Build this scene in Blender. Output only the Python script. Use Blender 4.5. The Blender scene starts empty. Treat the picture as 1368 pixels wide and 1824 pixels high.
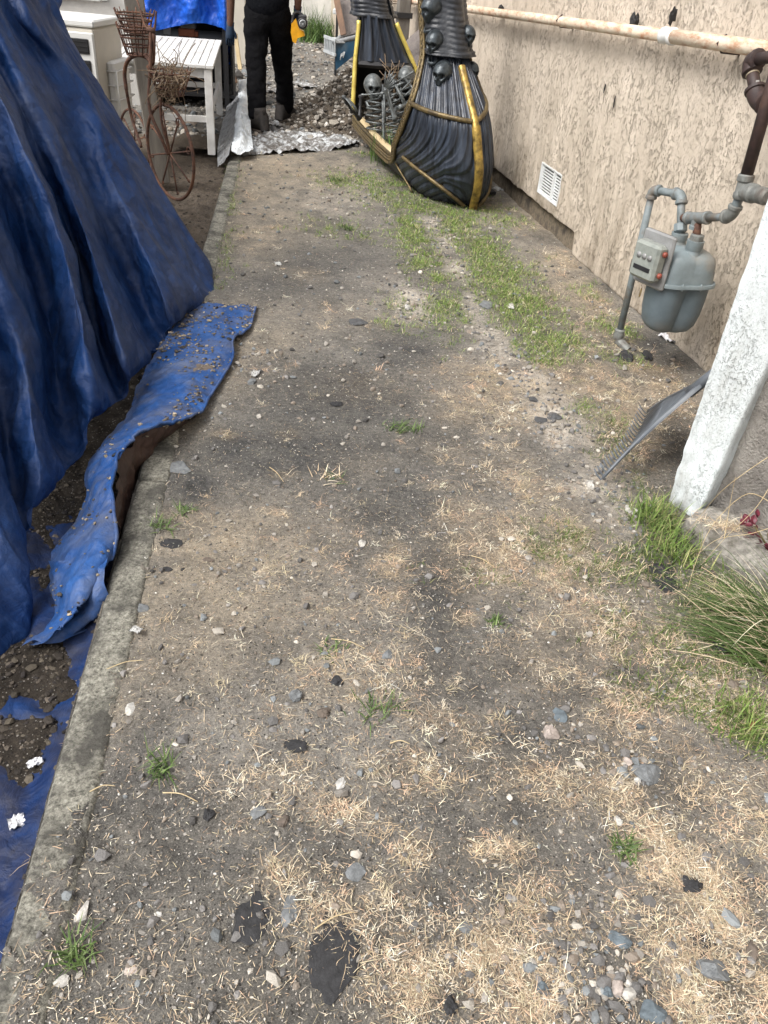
import bpy, math, random
import numpy as np
from mathutils import Vector, Matrix
rng = np.random.default_rng(7); random.seed(7)
S = bpy.context.scene
COL = S.collection

# ------------------------------------------------------------------ camera
F = 1430.0; IW, IH = 1368, 1824; H = 1.55
PIT = math.atan(1007.0 / F); ROLL = math.radians(5.2)
f_ = np.array([0, math.cos(PIT), -math.sin(PIT)]); R0 = np.array([1., 0, 0]); U0 = np.cross(R0, f_)
R_ = R0 * math.cos(ROLL) + U0 * math.sin(ROLL); U_ = np.cross(R_, f_)
cam_d = bpy.data.cameras.new('camera'); cam = bpy.data.objects.new('camera', cam_d); COL.objects.link(cam)
cam_d.sensor_fit = 'VERTICAL'; cam_d.sensor_height = 32.0; cam_d.lens = F / IH * 32.0
cam_d.clip_start = 0.02; cam_d.clip_end = 400
cam.matrix_world = Matrix([[R_[i], U_[i], -f_[i], (0, 0, H)[i]] for i in range(3)] + [[0, 0, 0, 1]])
S.camera = cam
# ------------------------------------------------------------------ light
SUN_EL, SUN_AZ = math.radians(52), math.radians(-128)      # azimuth from +Y towards +X
W = bpy.data.worlds.new('World'); S.world = W; W.use_nodes = True
nt = W.node_tree; bg = nt.nodes['Background']
sky = nt.nodes.new('ShaderNodeTexSky'); sky.sky_type = 'NISHITA'; sky.sun_disc = False
sky.sun_elevation = SUN_EL; sky.sun_rotation = SUN_AZ; sky.dust_density = 6.0; sky.ozone_density = 0.5; sky.air_density = 0.8
hsv = nt.nodes.new('ShaderNodeHueSaturation'); hsv.inputs['Saturation'].default_value = 0.30
nt.links.new(sky.outputs[0], hsv.inputs['Color']); nt.links.new(hsv.outputs[0], bg.inputs[0])
bg.inputs[1].default_value = 0.15
sd = bpy.data.lights.new('sun', 'SUN'); sd.energy = 1.4; sd.angle = math.radians(28); sd.color = (1, .975, .94)
so = bpy.data.objects.new('sun', sd); COL.objects.link(so)
sdir = Vector((math.sin(SUN_AZ) * math.cos(SUN_EL), math.cos(SUN_AZ) * math.cos(SUN_EL), math.sin(SUN_EL)))
so.rotation_euler = (-sdir).to_track_quat('-Z', 'Y').to_euler()
S.view_settings.view_transform = 'Standard'; S.view_settings.look = 'None'
S.view_settings.gamma = 1; S.view_settings.use_curve_mapping = False
S.view_settings.exposure = 0.56

# ------------------------------------------------------------------ geometry helpers
A = np.array
def ray(x, y):
    d = f_ * F + R_ * (x - 684) - U_ * (y - 912); return d / np.linalg.norm(d)
def G(x, y, z=0.):
    d = ray(x, y); return A([0, 0, H]) + d * (z - H) / d[2]
def PY(x, y, Y):
    d = ray(x, y); return A([0, 0, H]) + d * Y / d[1]
def hitplane(x, y, p0, n):
    d = ray(x, y); return A([0, 0, H]) + d * ((A(p0) - [0, 0, H]) @ n) / (d @ n)
WS = -.24; WN = A([1, -WS, 0]); WN = WN / np.linalg.norm(WN); WD = A([WS, 1, 0]); WD = WD / np.linalg.norm(WD); W0 = A([1.25, 4.5, 0.])
def WL(x, y, d=0.):          # point on the house wall's plane (d metres in front of it)
    return hitplane(x, y, W0 - WN * d, WN)

def hsh(ix, iy, iz, s):
    n = (ix * 374761393 + iy * 668265263 + iz * 2147483647 + s * 1274126177) & 0xffffffff
    n = ((n ^ (n >> 13)) * 1274126177) & 0xffffffff
    return ((n ^ (n >> 16)) & 0xffff) / 65535.0
def noise(p, s=0):
    p = np.asarray(p, float); i = np.floor(p).astype(np.int64); fr = p - i; u = fr * fr * (3 - 2 * fr)
    r = 0
    for dx in (0, 1):
        for dy in (0, 1):
            for dz in (0, 1):
                w = (u[..., 0] if dx else 1 - u[..., 0]) * (u[..., 1] if dy else 1 - u[..., 1]) * (u[..., 2] if dz else 1 - u[..., 2])
                r = r + w * hsh(i[..., 0] + dx, i[..., 1] + dy, i[..., 2] + dz, s)
    return r * 2 - 1
def fbm(p, o=4, s=0, g=.5):
    p = np.asarray(p, float); a = 1.; r = 0; t = 0
    for k in range(o):
        r = r + a * noise(p * 2 ** k + k * 17.3, s + k); t += a; a *= g
    return r / t
def fb2(x, y, sc, o=4, s=0):
    return fbm(np.stack([np.asarray(x) * sc, np.asarray(y) * sc, np.zeros_like(np.asarray(x, float))], -1), o, s)
def vor(p, s=0):
    """distance to the nearest jittered cell centre: sharp ridges between shallow pans"""
    p = np.asarray(p, float); i = np.floor(p).astype(np.int64); best = np.full(p.shape[:-1], 9.)
    for dx in (-1, 0, 1):
        for dy in (-1, 0, 1):
            for dz in (-1, 0, 1):
                c = [i[..., 0] + dx, i[..., 1] + dy, i[..., 2] + dz]; d = 0
                for k in range(3): d = d + (c[k] + .5 + .9 * (hsh(c[0], c[1], c[2], s + k) - .5) - p[..., k]) ** 2
                best = np.minimum(best, d)
    return np.sqrt(best)
def sstep(a, b, x):
    t = np.clip((np.asarray(x) - a) / (b - a), 0, 1); return t * t * (3 - 2 * t)

def mesh_np(name, V, Fq, mats, smooth=True, col=None, midx=None):
    """V (n,3); Fq: list of arrays (m,k) or python list of faces"""
    me = bpy.data.meshes.new(name)
    if isinstance(Fq, np.ndarray): Fq = [Fq]
    if len(Fq) and isinstance(Fq[0], np.ndarray):
        loops = np.concatenate([q.ravel() for q in Fq]); tot = np.concatenate([np.full(len(q), q.shape[1]) for q in Fq])
    else:
        loops = A([i for q in Fq for i in q]); tot = A([len(q) for q in Fq])
    me.vertices.add(len(V)); me.vertices.foreach_set('co', np.asarray(V, np.float32).ravel())
    me.loops.add(len(loops)); me.loops.foreach_set('vertex_index', loops.astype(np.int32))
    st = np.concatenate([[0], np.cumsum(tot)[:-1]])
    me.polygons.add(len(tot)); me.polygons.foreach_set('loop_start', st.astype(np.int32)); me.polygons.foreach_set('loop_total', tot.astype(np.int32))
    me.polygons.foreach_set('use_smooth', np.full(len(tot), smooth))
    if midx is not None: me.polygons.foreach_set('material_index', A(midx, np.int32))
    for m in (mats if isinstance(mats, (list, tuple)) else [mats]): me.materials.append(m)
    me.update(calc_edges=True)
    if col is not None:
        ca = me.color_attributes.new('Col', 'FLOAT_COLOR', 'POINT')
        c = np.ones((len(V), 4), np.float32); c[:, :3] = col; ca.data.foreach_set('color', c.ravel())
    me.validate()
    return me

class MB:
    def __init__(s): s.V = []; s.F = []; s.n = 0
    def add(s, V, Fs):
        V = np.asarray(V, float); s.V.append(V); s.F += [tuple(int(i) + s.n for i in q) for q in Fs]; s.n += len(V); return s
    def box(s, c, size, ax=None, taper=1.0, bev=0.0):
        """box centred at c; ax = 3 unit rows; bevelled vertical and top edges if bev"""
        ax = np.eye(3) if ax is None else np.asarray(ax); h = A(size) / 2.
        if bev <= 0:
            P = []
            for z in (-1, 1):
                k = taper if z > 0 else 1
                for x, y in ((-1, -1), (1, -1), (1, 1), (-1, 1)): P.append(A(c) + ax[0] * x * h[0] * k + ax[1] * y * h[1] * k + ax[2] * z * h[2])
            return s.add(P, [(0, 3, 2, 1), (4, 5, 6, 7), (0, 1, 5, 4), (1, 2, 6, 5), (2, 3, 7, 6), (3, 0, 4, 7)])
        P = []; b = min(bev, min(h) * .9)
        lv = [(-h[2], b), (-h[2] + b, 0), (h[2] - b, 0), (h[2], b)]
        for z, ins in lv:
            for x, y, ox, oy in ((-1, -1, 1, 0), (1, -1, -1, 0), (1, -1, 0, 1), (1, 1, 0, -1), (1, 1, -1, 0), (-1, 1, 1, 0), (-1, 1, 0, -1), (-1, -1, 0, 1)):
                X = x * (h[0] - ins) + ox * b * (1 if ins == 0 else .6); Y = y * (h[1] - ins) + oy * b * (1 if ins == 0 else .6)
                P.append(A(c) + ax[0] * X + ax[1] * Y + ax[2] * z)
        Fc = [tuple(range(7, -1, -1)), tuple(range(24, 32))]
        for l in range(3):
            for i in range(8): j = (i + 1) % 8; Fc.append((l * 8 + i, l * 8 + j, l * 8 + 8 + j, l * 8 + 8 + i))
        return s.add(P, Fc)
    def bar(s, p, q, w, t=None, up=(0, 0, 1), bev=0):
        p = A(p, float); q = A(q, float); d = q - p; L = np.linalg.norm(d); d = d / L; t = t or w
        x = np.cross(A(up, float), d); 
        if np.linalg.norm(x) < 1e-3: x = np.cross(A([1., 0, 0]), d)
        x /= np.linalg.norm(x); y = np.cross(d, x)
        return s.box((p + q) / 2, (w, t, L), (x, y, d), bev=bev)
    def tube(s, pts, r, n=10, caps=True, closed=False, flat=1.0, up=None):
        pts = A(pts, float); m = len(pts); r = np.full(m, r) if np.isscalar(r) else A(r, float)
        T = np.gradient(pts, axis=0) if not closed else (np.roll(pts, -1, 0) - np.roll(pts, 1, 0))
        T /= np.linalg.norm(T, axis=1)[:, None] + 1e-12
        a = A(up, float) if up is not None else (A([0, 0, 1.]) if abs(T[0][2]) < .9 else A([1., 0, 0]))
        P = []; N = a - T[0] * (a @ T[0]); N /= np.linalg.norm(N)
        for i in range(m):
            if up is not None: N = A(up, float)
            N = N - T[i] * (N @ T[i]); N /= np.linalg.norm(N) + 1e-12; B = np.cross(T[i], N)
            for k in range(n):
                an = 2 * math.pi * k / n; P.append(pts[i] + r[i] * (N * math.cos(an) * flat + B * math.sin(an)))
        Fc = []
        for i in range(m - (0 if closed else 1)):
            j = (i + 1) % m
            for k in range(n): l = (k + 1) % n; Fc.append((i * n + k, i * n + l, j * n + l, j * n + k))
        if caps and not closed: Fc += [tuple(range(n - 1, -1, -1)), tuple((m - 1) * n + k for k in range(n))]
        return s.add(P, Fc)
    def grid(s, Pg, closed_u=False):
        Pg = np.asarray(Pg); a, b = Pg.shape[:2]; Fc = []
        for i in range(a - (0 if closed_u else 1)):
            i2 = (i + 1) % a
            for j in range(b - 1): Fc.append((i * b + j, i2 * b + j, i2 * b + j + 1, i * b + j + 1))
        return s.add(Pg.reshape(-1, 3), Fc)
    def ball(s, c, r, n=10, m=8, ax=None):
        r = (r, r, r) if np.isscalar(r) else r; ax = np.eye(3) if ax is None else np.asarray(ax)
        P = [A(c) + ax[2] * r[2]]
        for i in range(1, m):
            th = math.pi * i / m
            for k in range(n):
                ph = 2 * math.pi * k / n
                P.append(A(c) + ax[0] * r[0] * math.sin(th) * math.cos(ph) + ax[1] * r[1] * math.sin(th) * math.sin(ph) + ax[2] * r[2] * math.cos(th))
        P.append(A(c) - ax[2] * r[2]); Fc = [(0, 1 + k, 1 + (k + 1) % n) for k in range(n)]
        for i in range(m - 2):
            for k in range(n): l = (k + 1) % n; Fc.append((1 + i * n + k, 1 + (i + 1) * n + k, 1 + (i + 1) * n + l, 1 + i * n + l))
        e = 1 + (m - 1) * n
        Fc += [(e, 1 + (m - 2) * n + (k + 1) % n, 1 + (m - 2) * n + k) for k in range(n)]
        return s.add(P, Fc)
    def lathe(s, c, prof, ax=(0, 0, 1), n=16):
        ax = A(ax, float); ax /= np.linalg.norm(ax); a = A([1., 0, 0]) if abs(ax[0]) < .9 else A([0, 1., 0])
        x = a - ax * (a @ ax); x /= np.linalg.norm(x); y = np.cross(ax, x); P = []
        for rr, h in prof:
            for k in range(n):
                an = 2 * math.pi * k / n; P.append(A(c) + ax * h + rr * (x * math.cos(an) + y * math.sin(an)))
        Fc = [(i * n + k, i * n + (k + 1) % n, (i + 1) * n + (k + 1) % n, (i + 1) * n + k) for i in range(len(prof) - 1) for k in range(n)]
        Fc += [tuple(range(n - 1, -1, -1)), tuple((len(prof) - 1) * n + k for k in range(n))]
        return s.add(P, Fc)
    def build(s, name, mat, parent=None, smooth=True, **kw):
        V = np.concatenate(s.V)
        return link(name, mesh_np(name, V, s.F, mat, smooth), parent, **kw)

def link(name, me, parent=None, label=None, cat=None, group=None, kind=None, autosm=True):
    o = bpy.data.objects.new(name, me); COL.objects.link(o)
    if parent is not None:
        o.parent = parent; 
        o.matrix_parent_inverse = Matrix.Translation(-Vector(parent.location)) if parent.type == 'EMPTY' and parent.parent is None else Matrix.Identity(4)
        if parent.type != 'EMPTY': o.matrix_parent_inverse = Matrix.Identity(4)
    tag(o, label, cat, group, kind); return o
def tag(o, label=None, cat=None, group=None, kind=None):
    if label: o['label'] = label
    if cat: o['category'] = cat
    if group: o['group'] = group
    if kind: o['kind'] = kind
    return o
def thing(name, loc, label, cat, group=None, kind=None):
    o = bpy.data.objects.new(name, None); COL.objects.link(o); o.location = [float(v) for v in loc]; o.empty_display_size = .1
    return tag(o, label, cat, group, kind)
def sharp(o, ang=35):
    me = o.data; me.update()
    try: me.set_sharp_from_angle(angle=math.radians(ang))
    except Exception: pass
    return o
def crom(P, n):
    """Catmull-Rom through rows of P along axis 0, n samples"""
    P = np.asarray(P, float); m = len(P); t = np.linspace(0, m - 1, n); i = np.clip(np.floor(t).astype(int), 0, m - 2); u = t - i
    sh = (-1,) + (1,) * (P.ndim - 1); u = u.reshape(sh)
    p0 = P[np.maximum(i - 1, 0)]; p1 = P[i]; p2 = P[i + 1]; p3 = P[np.minimum(i + 2, m - 1)]
    return .5 * ((2 * p1) + (-p0 + p2) * u + (2 * p0 - 5 * p1 + 4 * p2 - p3) * u ** 2 + (-p0 + 3 * p1 - 3 * p2 + p3) * u ** 3)
def gridn(Pg):
    du = np.gradient(Pg, axis=0); dv = np.gradient(Pg, axis=1); n = np.cross(du, dv); return n / (np.linalg.norm(n, axis=-1, keepdims=True) + 1e-9)
def gridfaces(a, b):
    i, j = np.meshgrid(np.arange(a - 1), np.arange(b - 1), indexing='ij'); k = (i * b + j).ravel()
    return np.stack([k, k + b, k + b + 1, k + 1], 1)

# ------------------------------------------------------------------ materials
def newmat(name):
    m = bpy.data.materials.new(name); m.use_nodes = True; n = m.node_tree; return m, n, n.nodes['Principled BSDF']
def nnoise(n, co, scale, detail=6, rough=.6, dist=0):
    t = n.nodes.new('ShaderNodeTexNoise'); t.inputs['Scale'].default_value = scale; t.inputs['Detail'].default_value = detail
    t.inputs['Roughness'].default_value = rough; t.inputs['Distortion'].default_value = dist; n.links.new(co, t.inputs['Vector']); return t.outputs['Fac']
def ramp(n, fac, stops):
    r = n.nodes.new('ShaderNodeValToRGB'); e = r.color_ramp.elements
    while len(e) < len(stops): e.new(.5)
    for k, (p, c) in enumerate(stops):
        e[k].position = p; e[k].color = (*c, 1) if len(c) == 3 else c
    n.links.new(fac, r.inputs[0]); return r.outputs[0]
def mix(n, a, b, fac, mode='MIX'):
    x = n.nodes.new('ShaderNodeMix'); x.data_type = 'RGBA'; x.blend_type = mode
    for s, v in ((0, fac), (6, a), (7, b)):
        if isinstance(v, bpy.types.NodeSocket): n.links.new(v, x.inputs[s])
        else: x.inputs[s].default_value = v if s == 0 else (*v, 1)
    return x.outputs[2]
def coord(n, stretch=None, rot=None):
    c = n.nodes.new('ShaderNodeNewGeometry').outputs['Position']
    if stretch or rot:
        mp = n.nodes.new('ShaderNodeMapping'); n.links.new(c, mp.inputs[0])
        if rot: mp.inputs['Rotation'].default_value = rot
        if stretch: mp.inputs['Scale'].default_value = stretch
        c = mp.outputs[0]
    return c
def bump(n, p, hs, dist=.01, strength=1.0, base=None):
    b = n.nodes.new('ShaderNodeBump'); b.inputs['Distance'].default_value = dist; b.inputs['Strength'].default_value = strength
    n.links.new(hs, b.inputs['Height'])
    if base: n.links.new(base, b.inputs['Normal'])
    n.links.new(b.outputs[0], p.inputs['Normal']); return b.outputs[0]
def mat(name, c1, c2=None, c3=None, scale=20, rough=.6, metal=0, bs=None, bd=.002, stretch=None, spec=.5, lo=.35, hi=.65, det=6, rot=None):
    m, n, p = newmat(name); c2 = c2 or tuple(v * .75 for v in c1); co = coord(n, stretch, rot)
    f = nnoise(n, co, scale, det)
    c = ramp(n, f, [(lo, c2), (hi, c1)])
    if c3:
        g = nnoise(n, co, scale * .23, 5); c = mix(n, c, c3, ramp(n, g, [(.5, (0, 0, 0)), (.68, (1, 1, 1))]))
    n.links.new(c, p.inputs['Base Color']); p.inputs['Roughness'].default_value = rough; p.inputs['Metallic'].default_value = metal
    p.inputs['Specular IOR Level'].default_value = spec
    if bs: bump(n, p, nnoise(n, co, bs, 5), bd)
    return m
def vmat(name, rough=.8, bs=None, bd=.001, trans=0):
    m, n, p = newmat(name); a = n.nodes.new('ShaderNodeAttribute'); a.attribute_name = 'Col'
    n.links.new(a.outputs['Color'], p.inputs['Base Color']); p.inputs['Roughness'].default_value = rough; p.inputs['Specular IOR Level'].default_value = .25
    if bs: bump(n, p, nnoise(n, coord(n), bs, 4), bd)
    return m
M = {}
M['blade'] = vmat('grass_blade', .7)
M['pebble'] = vmat('pebble_stone', .8, 300, .002)
# ground: colour from vertices (soil kinds) with fine grain and speckle
def ground_mat():
    m, n, p = newmat('ground_soil'); a = n.nodes.new('ShaderNodeAttribute'); a.attribute_name = 'Col'; co = coord(n)
    g1 = nnoise(n, co, 55, 8, .75); g2 = nnoise(n, co, 260, 5, .8); g3 = nnoise(n, co, 9, 6, .65)
    c = mix(n, a.outputs['Color'], ramp(n, g1, [(.25, (.42, .40, .37)), (.5, (1, 1, 1)), (.75, (1.55, 1.5, 1.42))]), 1.0, 'MULTIPLY')
    c = mix(n, c, ramp(n, g2, [(.28, (.40, .38, .36)), (.5, (1, 1, 1)), (.72, (1.7, 1.65, 1.55))]), 1.0, 'MULTIPLY')
    c = mix(n, c, ramp(n, g3, [(.3, (.75, .75, .76)), (.7, (1.25, 1.22, 1.18))]), 1.0, 'MULTIPLY')
    # grit: small pale and dark grains
    for sc, th, col in ((260, .96, (.30, .28, .25)), (140, .975, (.27, .25, .225)), (150, .95, (.06, .057, .053))):
        v = n.nodes.new('ShaderNodeTexVoronoi'); v.inputs['Scale'].default_value = sc; n.links.new(co, v.inputs['Vector'])
        s = n.nodes.new('ShaderNodeSeparateColor'); n.links.new(v.outputs['Color'], s.inputs[0])
        k = n.nodes.new('ShaderNodeMath'); k.operation = 'GREATER_THAN'; k.inputs[1].default_value = th
        n.links.new(s.outputs[0 if sc != 150 else 1], k.inputs[0])
        d = n.nodes.new('ShaderNodeMath'); d.operation = 'LESS_THAN'; d.inputs[1].default_value = .42; n.links.new(v.outputs['Distance'], d.inputs[0])
        q = n.nodes.new('ShaderNodeMath'); q.operation = 'MULTIPLY'; n.links.new(k.outputs[0], q.inputs[0]); n.links.new(d.outputs[0], q.inputs[1])
        c = mix(n, c, col, q.outputs[0])
    n.links.new(c, p.inputs['Base Color']); p.inputs['Roughness'].default_value = .95; p.inputs['Specular IOR Level'].default_value = .15
    b = bump(n, p, g1, .012, .8); bump(n, p, g2, .004, .9, b)
    return m
M['ground'] = ground_mat()
def stucco_mat(name, c1, c2, dirt, sc=26, bd=.012, st=(1, 1, .66)):
    m, n, p = newmat(name); co = coord(n, st); co0 = coord(n)
    w = nnoise(n, co, sc, 9, .74, .5); w2 = nnoise(n, co, sc * 2.3, 5, .65, .8); w3 = nnoise(n, co0, 3.0, 5, .6)
    th = ramp(n, w, [(.53, (0, 0, 0)), (.60, (1, 1, 1))]); th2 = ramp(n, w2, [(.55, (0, 0, 0)), (.63, (1, 1, 1))])
    c = ramp(n, w3, [(.3, c2), (.7, c1)])
    pm = ramp(n, nnoise(n, co0, 6, 5, .7), [(.42, (.05, .05, .05)), (.60, (1, 1, 1))]); c = mix(n, c, ramp(n, nnoise(n, coord(n, (1, 1, .10)), 9, 6, .7), [(.34, (.87, .86, .84)), (.6, (1.06, 1.06, 1.06))]), 1.0, 'MULTIPLY'); th = mix(n, (0, 0, 0), th, pm); e = ramp(n, w, [(.50, (1, 1, 1)), (.525, (.62, .58, .52)), (.55, (1, 1, 1))]); c = mix(n, c, mix(n, (1, 1, 1), e, pm), .42, 'MULTIPLY')
    # grime towards the damp foot of the wall, broken up by noise
    s = n.nodes.new('ShaderNodeSeparateXYZ'); n.links.new(co0, s.inputs[0])
    mr = n.nodes.new('ShaderNodeMapRange'); mr.inputs[1].default_value = .05; mr.inputs[2].default_value = .95; mr.inputs[3].default_value = 1; mr.inputs[4].default_value = 0; n.links.new(s.outputs[2], mr.inputs[0])
    gq = ramp(n, nnoise(n, coord(n, (1, 1, .3)), 5, 7, .7), [(.40, (0, 0, 0)), (.62, (1, 1, 1))])
    mm = n.nodes.new('ShaderNodeMath'); mm.operation = 'MULTIPLY'; n.links.new(mr.outputs[0], mm.inputs[0]); n.links.new(gq, mm.inputs[1])
    c = mix(n, c, dirt, mm.outputs[0]); n.links.new(c, p.inputs['Base Color']); p.inputs['Roughness'].default_value = .92; p.inputs['Specular IOR Level'].default_value = .2
    b1 = bump(n, p, th, bd, 1.0); b2 = bump(n, p, th2, bd * .45, .8, b1); bump(n, p, nnoise(n, co0, 160, 4), .0025, .8, b2)
    return m
M['stucco'] = stucco_mat('stucco_wall', (.68, .595, .495), (.57, .495, .405), (.30, .25, .19), 46, .0066)
M['white_stucco'] = stucco_mat('white_stucco', (.74, .80, .825), (.70, .76, .78), (.32, .31, .28), 85, .0024, (1, 1, .9))
M['white_wall'] = mat('painted_wall', (.72, .70, .66), (.52, .51, .48), scale=4, rough=.9, bs=60, bd=.004)
def tarp_mat(name, base, light, dust, rough=.42, ds=.5, sc=3):
    m, n, p = newmat(name); co = coord(n); co2 = coord(n, (1, 1, .45), (.5, .4, 0))
    g = nnoise(n, co2, sc, 7, .68, .6); g2 = nnoise(n, co, 22, 6, .7)
    c = ramp(n, nnoise(n, co, 5, 4), [(.35, base), (.7, light)])
    dm = ramp(n, g, [(ds, (0, 0, 0)), (ds + .25, (.62, .62, .62))])
    c = mix(n, c, dust, dm); c = mix(n, c, ramp(n, g2, [(.3, (.7, .7, .7)), (.7, (1.15, 1.15, 1.15))]), 1.0, 'MULTIPLY')
    # pale crease wear
    wv = n.nodes.new('ShaderNodeTexVoronoi'); wv.feature = 'DISTANCE_TO_EDGE'; wv.inputs['Scale'].default_value = 5; wv.inputs['Randomness'].default_value = 1
    mp = n.nodes.new('ShaderNodeMix'); mp.data_type = 'VECTOR'; mp.inputs[0].default_value = .12; n.links.new(co, mp.inputs[4])
    nn = n.nodes.new('ShaderNodeTexNoise'); nn.inputs['Scale'].default_value = 4; n.links.new(co, nn.inputs['Vector']); n.links.new(nn.outputs['Color'], mp.inputs[5]); n.links.new(mp.outputs[1], wv.inputs['Vector'])
    cr = ramp(n, wv.outputs['Distance'], [(0, (1, 1, 1)), (.012, (0, 0, 0))])
    k = n.nodes.new('ShaderNodeMath'); k.operation = 'MULTIPLY'; n.links.new(cr, k.inputs[0]); n.links.new(ramp(n, nnoise(n, co, 3.3, 3), [(.5, (0, 0, 0)), (.62, (.08, .08, .08))]), k.inputs[1])
    c = mix(n, c, (.16, .24, .42), k.outputs[0])
    n.links.new(c, p.inputs['Base Color']); p.inputs['Roughness'].default_value = rough; p.inputs['Specular IOR Level'].default_value = .32
    b0 = bump(n, p, wv.outputs['Distance'], .035, .75); wv2 = n.nodes.new('ShaderNodeTexVoronoi'); wv2.feature = 'DISTANCE_TO_EDGE'; wv2.inputs['Scale'].default_value = 13; n.links.new(mp.outputs[1], wv2.inputs['Vector']); b = bump(n, p, wv2.outputs['Distance'], .014, .6, b0); b2 = bump(n, p, nnoise(n, co, 11, 5, .6, 2.2), .011, .6, b); bump(n, p, nnoise(n, co, 70, 4, .7), .002, .5, b2)
    return m
M['tarp'] = tarp_mat('blue_tarp', (.005, .028, .110), (.010, .048, .170), (.066, .080, .120), .55, .46)
M['tarp_lit'] = tarp_mat('blue_tarp_lit_skirt', (.016, .066, .225), (.030, .10, .30), (.15, .15, .15), .5, .44, 6)  # skirt is lit brighter than the drape; that light is put into its blue
M['tarp_dirty'] = tarp_mat('soiled_blue_tarp', (.003, .018, .080), (.006, .034, .13), (.045, .039, .033), .6, .40, 7)
M['tarp_bright'] = tarp_mat('bright_blue_tarp', (.012, .085, .50), (.02, .13, .62), (.10, .16, .35), .36, .6, 5)
M['brown_tarp'] = mat('brown_tarp', (.075, .042, .032), (.040, .024, .020), scale=9, rough=.5, bs=30, bd=.006)
def conc(name, c1, c2, c3, scale=40, bd=.004):
    return mat(name, c1, c2, c3, scale=scale, rough=.92, bs=120, bd=bd, spec=.2, lo=.38, hi=.6, det=9)
def kerb_mat():
    m, n, p = newmat('kerb_concrete'); co = coord(n)
    g = nnoise(n, co, 90, 8, .8); gl = nnoise(n, co, 7, 6, .7)
    c = ramp(n, g, [(.38, (.085, .082, .072)), (.51, (.31, .30, .25)), (.65, (.54, .52, .45))])
    s = n.nodes.new('ShaderNodeSeparateXYZ'); n.links.new(co, s.inputs[0])
    c = mix(n, c, (.075, .072, .065), ramp(n, gl, [(.42, (0, 0, 0)), (.60, (.85, .85, .85))]))
    n.links.new(c, p.inputs['Base Color']); p.inputs['Roughness'].default_value = .95; p.inputs['Specular IOR Level'].default_value = .15
    bump(n, p, g, .008, .9); return m
M['kerb'] = kerb_mat()
M['foundation'] = conc('foundation_concrete', (.20, .165, .12), (.12, .10, .075), (.07, .06, .05))
M['boulder'] = conc('rough_boulder', (.46, .43, .39), (.27, .25, .225), (.17, .16, .15), 14, .03)
M['footing'] = conc('footing_concrete', (.38, .36, .32), (.2, .19, .17), (.13, .12, .10), 50, .008)
M['white_paint'] = mat('white_paint', (.78, .80, .80), (.66, .67, .66), scale=12, rough=.45, bs=90, bd=.0008)
M['white_dirty'] = mat('weathered_white_paint', (.76, .76, .74), (.55, .54, .52), scale=7, rough=.55, bs=120, bd=.001, stretch=(1, .3, 1))
M['ac_white'] = mat('ac_enamel', (.74, .74, .71), (.68, .68, .65), scale=5, rough=.4)
M['ac_beige'] = mat('ac_beige', (.60, .56, .48), (.52, .49, .43), scale=5, rough=.5)
M['black'] = mat('black_shade', (.012, .012, .013), (.006, .006, .007), rough=.6)  # near-black that paints the shade inside openings and hollows
M['dark_plastic'] = mat('dark_plastic', (.025, .025, .027), rough=.45)
M['rust'] = mat('rust_iron', (.13, .062, .040), (.055, .030, .024), (.19, .09, .05), scale=45, rough=.85, bs=200, bd=.001)
M['dark_iron'] = mat('dark_iron_pipe', (.055, .032, .028), (.030, .020, .019), (.09, .05, .036), scale=30, rough=.6, bs=150, bd=.001)
M['thread'] = mat('thread_tape', (.50, .42, .30), rough=.6)
M['meter_paint'] = mat('meter_grey_paint', (.225, .27, .285), (.17, .205, .215), (.27, .25, .215), scale=18, rough=.42, bs=200, bd=.0006)
M['meter_dark'] = mat('meter_grey_shell', (.13, .165, .185), (.10, .13, .148), (.16, .165, .16), scale=14, rough=.45, bs=160, bd=.0006)
M['pipe_grey'] = mat('grey_pipe_paint', (.20, .235, .245), (.14, .165, .17), (.17, .14, .11), scale=40, rough=.6, bs=180, bd=.001)
M['galv'] = mat('galvanised_fitting', (.24, .25, .235), (.15, .155, .145), (.12, .09, .07), scale=40, rough=.6, metal=.25, bs=150, bd=.0015)
M['index'] = mat('meter_index_plastic', (.30, .305, .305), (.22, .22, .215), scale=20, rough=.3)
M['index_face'] = mat('meter_index_face', (.30, .32, .29), (.22, .24, .22), scale=30, rough=.15)
M['red_dial'] = mat('red_plastic', (.30, .075, .05), rough=.4)
def pipe_mat():
    m, n, p = newmat('rusty_cream_pipe'); co = coord(n, (1, .25, 1)); co0 = coord(n)
    g = nnoise(n, co, 30, 8, .75); g2 = nnoise(n, co0, 5, 4)
    c = ramp(n, g2, [(.3, (.66, .52, .38)), (.7, (.78, .70, .56))])
    c = mix(n, c, (.42, .16, .06), ramp(n, g, [(.455, (0, 0, 0)), (.64, (.8, .8, .8))]))
    n.links.new(c, p.inputs['Base Color']); p.inputs['Roughness'].default_value = .6; bump(n, p, g, .003, .8); return m
M['wallpipe'] = pipe_mat()
M['tar'] = mat('black_tar', (.015, .014, .014), rough=.5, bs=60, bd=.01)
M['rake'] = mat('grey_rake_plastic', (.125, .14, .155), (.09, .10, .115), scale=25, rough=.42)
M['hull'] = mat('boat_hull_paint', (.050, .064, .090), (.014, .017, .024), (.028, .034, .045), scale=26, rough=.34, stretch=(1, 1, .10), bs=40, bd=.004, lo=.4, hi=.66)
M['hull_side'] = mat('boat_side_paint', (.040, .043, .050), (.018, .019, .022), scale=30, rough=.5, stretch=(.3, .12, 1), bs=40, bd=.003)
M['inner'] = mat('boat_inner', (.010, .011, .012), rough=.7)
M['gold'] = mat('gold_paint', (.55, .37, .09), (.13, .09, .03), scale=22, rough=.36, metal=.45, bs=70, bd=.003)
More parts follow.
